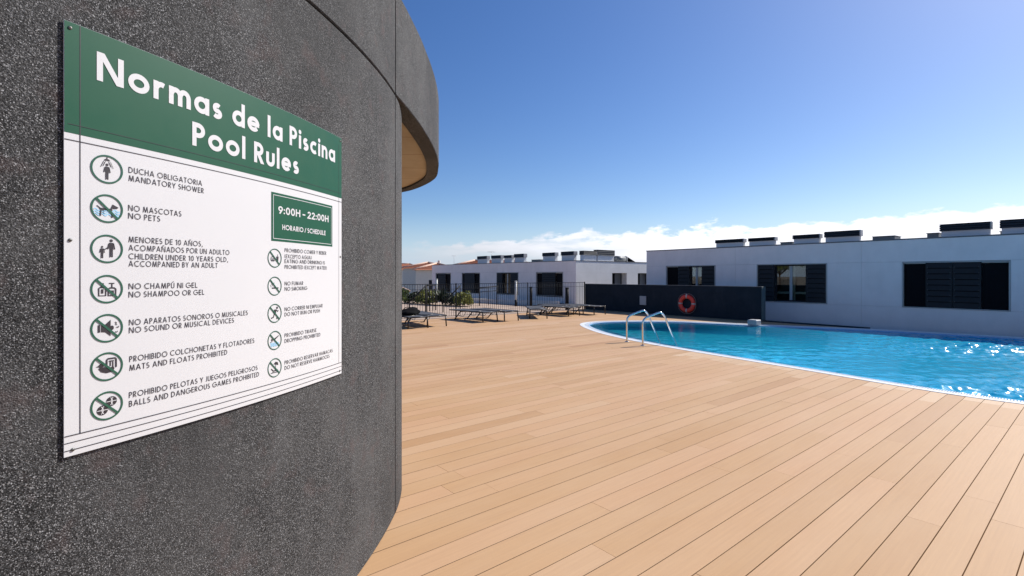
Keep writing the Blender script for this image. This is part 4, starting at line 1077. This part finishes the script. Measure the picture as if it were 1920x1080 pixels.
def picto(cx,cz,r,slash,sym,waves=None,thin=.12):
    def ring(k):
        k.stroke([(cx+r*(1-thin/2)*math.cos(2*PI*i/40),cz+r*(1-thin/2)*math.sin(2*PI*i/40)) for i in range(41)],r*thin/2,.0004)
        if slash: 
            q=r*.70; k.stroke([(cx-q,cz+q),(cx+q,cz-q)],r*.075,.0008)
    o=inkpart('pictogram',MT['sringg'],ring)
    U=lambda x,y:(cx+x*r,cz+y*r)
    def draw(k):
        for it in sym:
            t_=it[0]
            if t_=='D': k.disc(*U(it[1],it[2]),it[3]*r,(it[4] if len(it)>4 else it[3])*r)
            elif t_=='P': k.poly([U(*q) for q in it[1]])
            elif t_=='S': k.stroke([U(*q) for q in it[1]],it[2]*r)
    inkpart('symbol',MT['sink'],draw,o)
    if waves:
        def wv(k):
            for y in waves[0]:
                xs=waves[1]; k.stroke([U(-xs+2*xs*i/28,y+.07*math.sin(i*PI/3.5)) for i in range(29)],.035*r,-.0002)
        inkpart('waves',MT['swave'],wv,o)
def man(x,y,s):    # head, body and legs; y is the crown of the head
    return [('D',x,y-.12*s,.11*s),('P',[(x-.17*s,y-.28*s),(x+.17*s,y-.28*s),(x+.22*s,y-.75*s),(x+.15*s,y-.75*s),(x+.10*s,y-.48*s),(x+.11*s,y-.9*s),(x-.11*s,y-.9*s),(x-.10*s,y-.48*s),(x-.15*s,y-.75*s),(x-.22*s,y-.75*s)][:]),
            ('S',[(x-.07*s,y-.88*s),(x-.07*s,y-1.38*s)],.045*s),('S',[(x+.07*s,y-.88*s),(x+.07*s,y-1.38*s)],.045*s)]
def manc(x,y,s):
    return [('D',x,y-.12*s,.11*s),('P',[(x-.15*s,y-.28*s),(x+.15*s,y-.28*s),(x+.11*s,y-.9*s),(x-.11*s,y-.9*s)]),('S',[(x-.15*s,y-.33*s),(x-.23*s,y-.78*s)],.04*s),('S',[(x+.15*s,y-.33*s),(x+.23*s,y-.78*s)],.04*s),
            ('S',[(x-.065*s,y-.88*s),(x-.065*s,y-1.38*s)],.045*s),('S',[(x+.065*s,y-.88*s),(x+.065*s,y-1.38*s)],.045*s)]
rl_=.0390
cxL=.0955
picto(cxL,1.841,rl_,0,manc(0,.42,.82)+[('S',[(0,.92),(0,.72)],.03),('P',[(-.2,.60),(.2,.60),(.12,.72),(-.12,.72)]),('S',[(-.2,.55),(-.38,.12)],.018),('S',[(-.1,.55),(-.24,.2)],.018),('S',[(.2,.55),(.38,.12)],.018),('S',[(.1,.55),(.24,.2)],.018)])
picto(cxL,1.7335,rl_,1,[('P',[(-.5,.02),(.3,.02),(.34,-.12),(-.42,-.14)]),('P',[(.22,.05),(.34,.34),(.72,.16),(.62,.05),(.40,.02)]),('S',[(-.42,0),(-.62,.16)],.03),('S',[(-.38,-.15),(-.42,-.55)],.05),('S',[(.25,-.15),(.32,-.60)],.05),('S',[(-.25,-.15),(-.2,-.4)],.04)],([-.12,-.28,-.44],.80))
picto(cxL,1.6235,rl_,0,manc(.26,.70,.92)+manc(-.30,.20,.62)+[('S',[(-.17,-.08),(.06,.12)],.035)])
picto(cxL,1.5135,rl_,1,[('S',[(-.50,-.46),(-.50,.06),(-.42,.12),(-.16,.12),(-.08,.06),(-.08,-.46),(-.5,-.46)],.045),('P',[(-.36,-.3),(-.22,-.3),(-.22,.0),(-.36,.0)]),('P',[(-.38,.18),(-.2,.18),(-.2,.42),(-.38,.42)]),('S',[(.08,-.46),(.08,.0),(.16,.08),(.44,.08),(.54,0),(.54,-.46),(.08,-.46)],.045),('P',[(.2,-.3),(.42,-.3),(.42,-.1),(.2,-.1)]),('S',[(.30,.1),(.30,.38)],.04),('S',[(.12,.40),(.46,.40)],.035)])
picto(cxL,1.4065,rl_,1,[('P',[(-.56,-.26),(-.42,-.26),(-.42,.26),(-.56,.26)]),('P',[(-.36,-.24),(-.1,-.28),(.22,-.58),(.22,.58),(-.1,.28),(-.36,.24)]),('D',(.30),0,.12,.16),('S',[(.50,.40),(.58,.34),(.54,.24),(.62,.18)],.03),('S',[(.58,.02),(.70,.0),(.72,.10)],.03),('S',[(.50,-.30),(.60,-.34),(.66,-.26)],.03)])
picto(cxL,1.3015,rl_,1,[('P',[(-.54,-.08),(-.36,-.34),(-.04,-.46),(.32,-.42),(.46,-.22),(.40,-.04),(.1,-.10),(-.2,-.02),(-.3,.0)]),('D',-.36,.10,.15),('P',[(-.68,.06),(-.46,.16),(-.46,.02)]),('S',[(-.02,.10),(-.02,.46),(.04,.54),(.50,.54),(.56,.46),(.56,-.12)],.05),('S',[(.12,.36),(.42,.36)],.04),('S',[(.20,.30),(.20,-.0)],.04),('S',[(.36,.30),(.36,-.05)],.04)])
picto(cxL,1.1945,rl_,1,[('D',-.28,-.26,.34),('D',.28,.26,.34)])
inkpart('ball_seams',MT['swhite'],lambda k:[k.stroke([(cxL+(bx+u)*rl_,1.1945+(by+v)*rl_) for u,v in pts],.022*rl_,.0003) for bx,by in((-.28,-.26),(.28,.26)) for pts in (arcp(-.30,0,.34,.34,-50,50),arcp(.30,0,.34,.34,130,230),[(-.33,0),(.33,0)])])
rr_=.0366; cxR=.682
picto(cxR,1.618,rr_,1,[('P',[(-.62,-.05),(.05,-.05),(.05,-.14),(-.62,-.14)]),('P',[(-.58,-.2),(.0,-.2),(-.06,-.34),(-.50,-.34)]),('S',[(-.56,.06),(-.3,.14),(-.02,.06)],.04),('P',[(.22,.18),(.56,.18),(.48,-.36),(.30,-.36)]),('S',[(.38,.18),(.44,.42)],.025)],thin=.10)
picto(cxR,1.510,rr_,1,[('P',[(-.40,-.14),(.55,-.14),(.55,-.27),(-.40,-.27)]),('S',[(-.5,-.1),(-.58,.1),(-.4,.2),(-.46,.38)],.025),('S',[(-.3,-.02),(-.36,.14),(-.1,.24),(-.1,.40)],.02)],thin=.10)
picto(cxR,1.405,rr_,1,[('D',.34,.56,.13),('P',[(-.02,.42),(.24,.38),(.16,-.06),(-.14,-.04)]),('S',[(.2,.36),(.46,.16),(.52,.30)],.05),('S',[(-.02,.38),(-.26,.16),(-.12,.02)],.05),('S',[(.08,-.05),(.34,-.30),(.30,-.62)],.065),('S',[(-.06,-.05),(-.18,-.40),(-.52,-.50)],.065)],thin=.10)
picto(cxR,1.3005,rr_,1,[('D',-.42,.10,.10),('P',[(-.34,.02),(.05,.06),(.62,.42),(.56,.48),(-.05,.22)]),('S',[(-.3,.0),(-.62,-.18)],.04)],([-.28,-.42,-.56],.62),thin=.10)
picto(cxR,1.1950,rr_,1,[('S',[(-.55,-.50),(.50,-.50)],.04),('S',[(-.5,-.05),(-.2,-.32),(.48,-.32)],.06),('S',[(-.2,-.32),(-.3,-.5)],.03),('S',[(.3,-.32),(.38,-.5)],.03),('P',[(-.15,.40),(.1,.62),(.42,.52),(.52,.22)]),('S',[(.18,.4),(.05,-.3)],.03)],thin=.10)
for s_,z in((.0125,2.190),(.0125,1.642),(.018,1.099),(1.135,2.190),(1.135,1.640),(1.130,1.099)):
    mb=MB(); c=sg(s_,z,.0005); nrm=(sg(s_,z,.01)-sg(s_,z,0)).normalized()
    mb.tube([c,c+nrm*.0015,c+nrm*.0028],[.0048,.0044,.0026],14); sc_=link('screw',mb,MT['screw'],sign)
    mb=MB(); mb.tube([c+nrm*.0029,c+nrm*.0031],.0018,6); link('screw_socket',mb,MT['sink'],sc_)
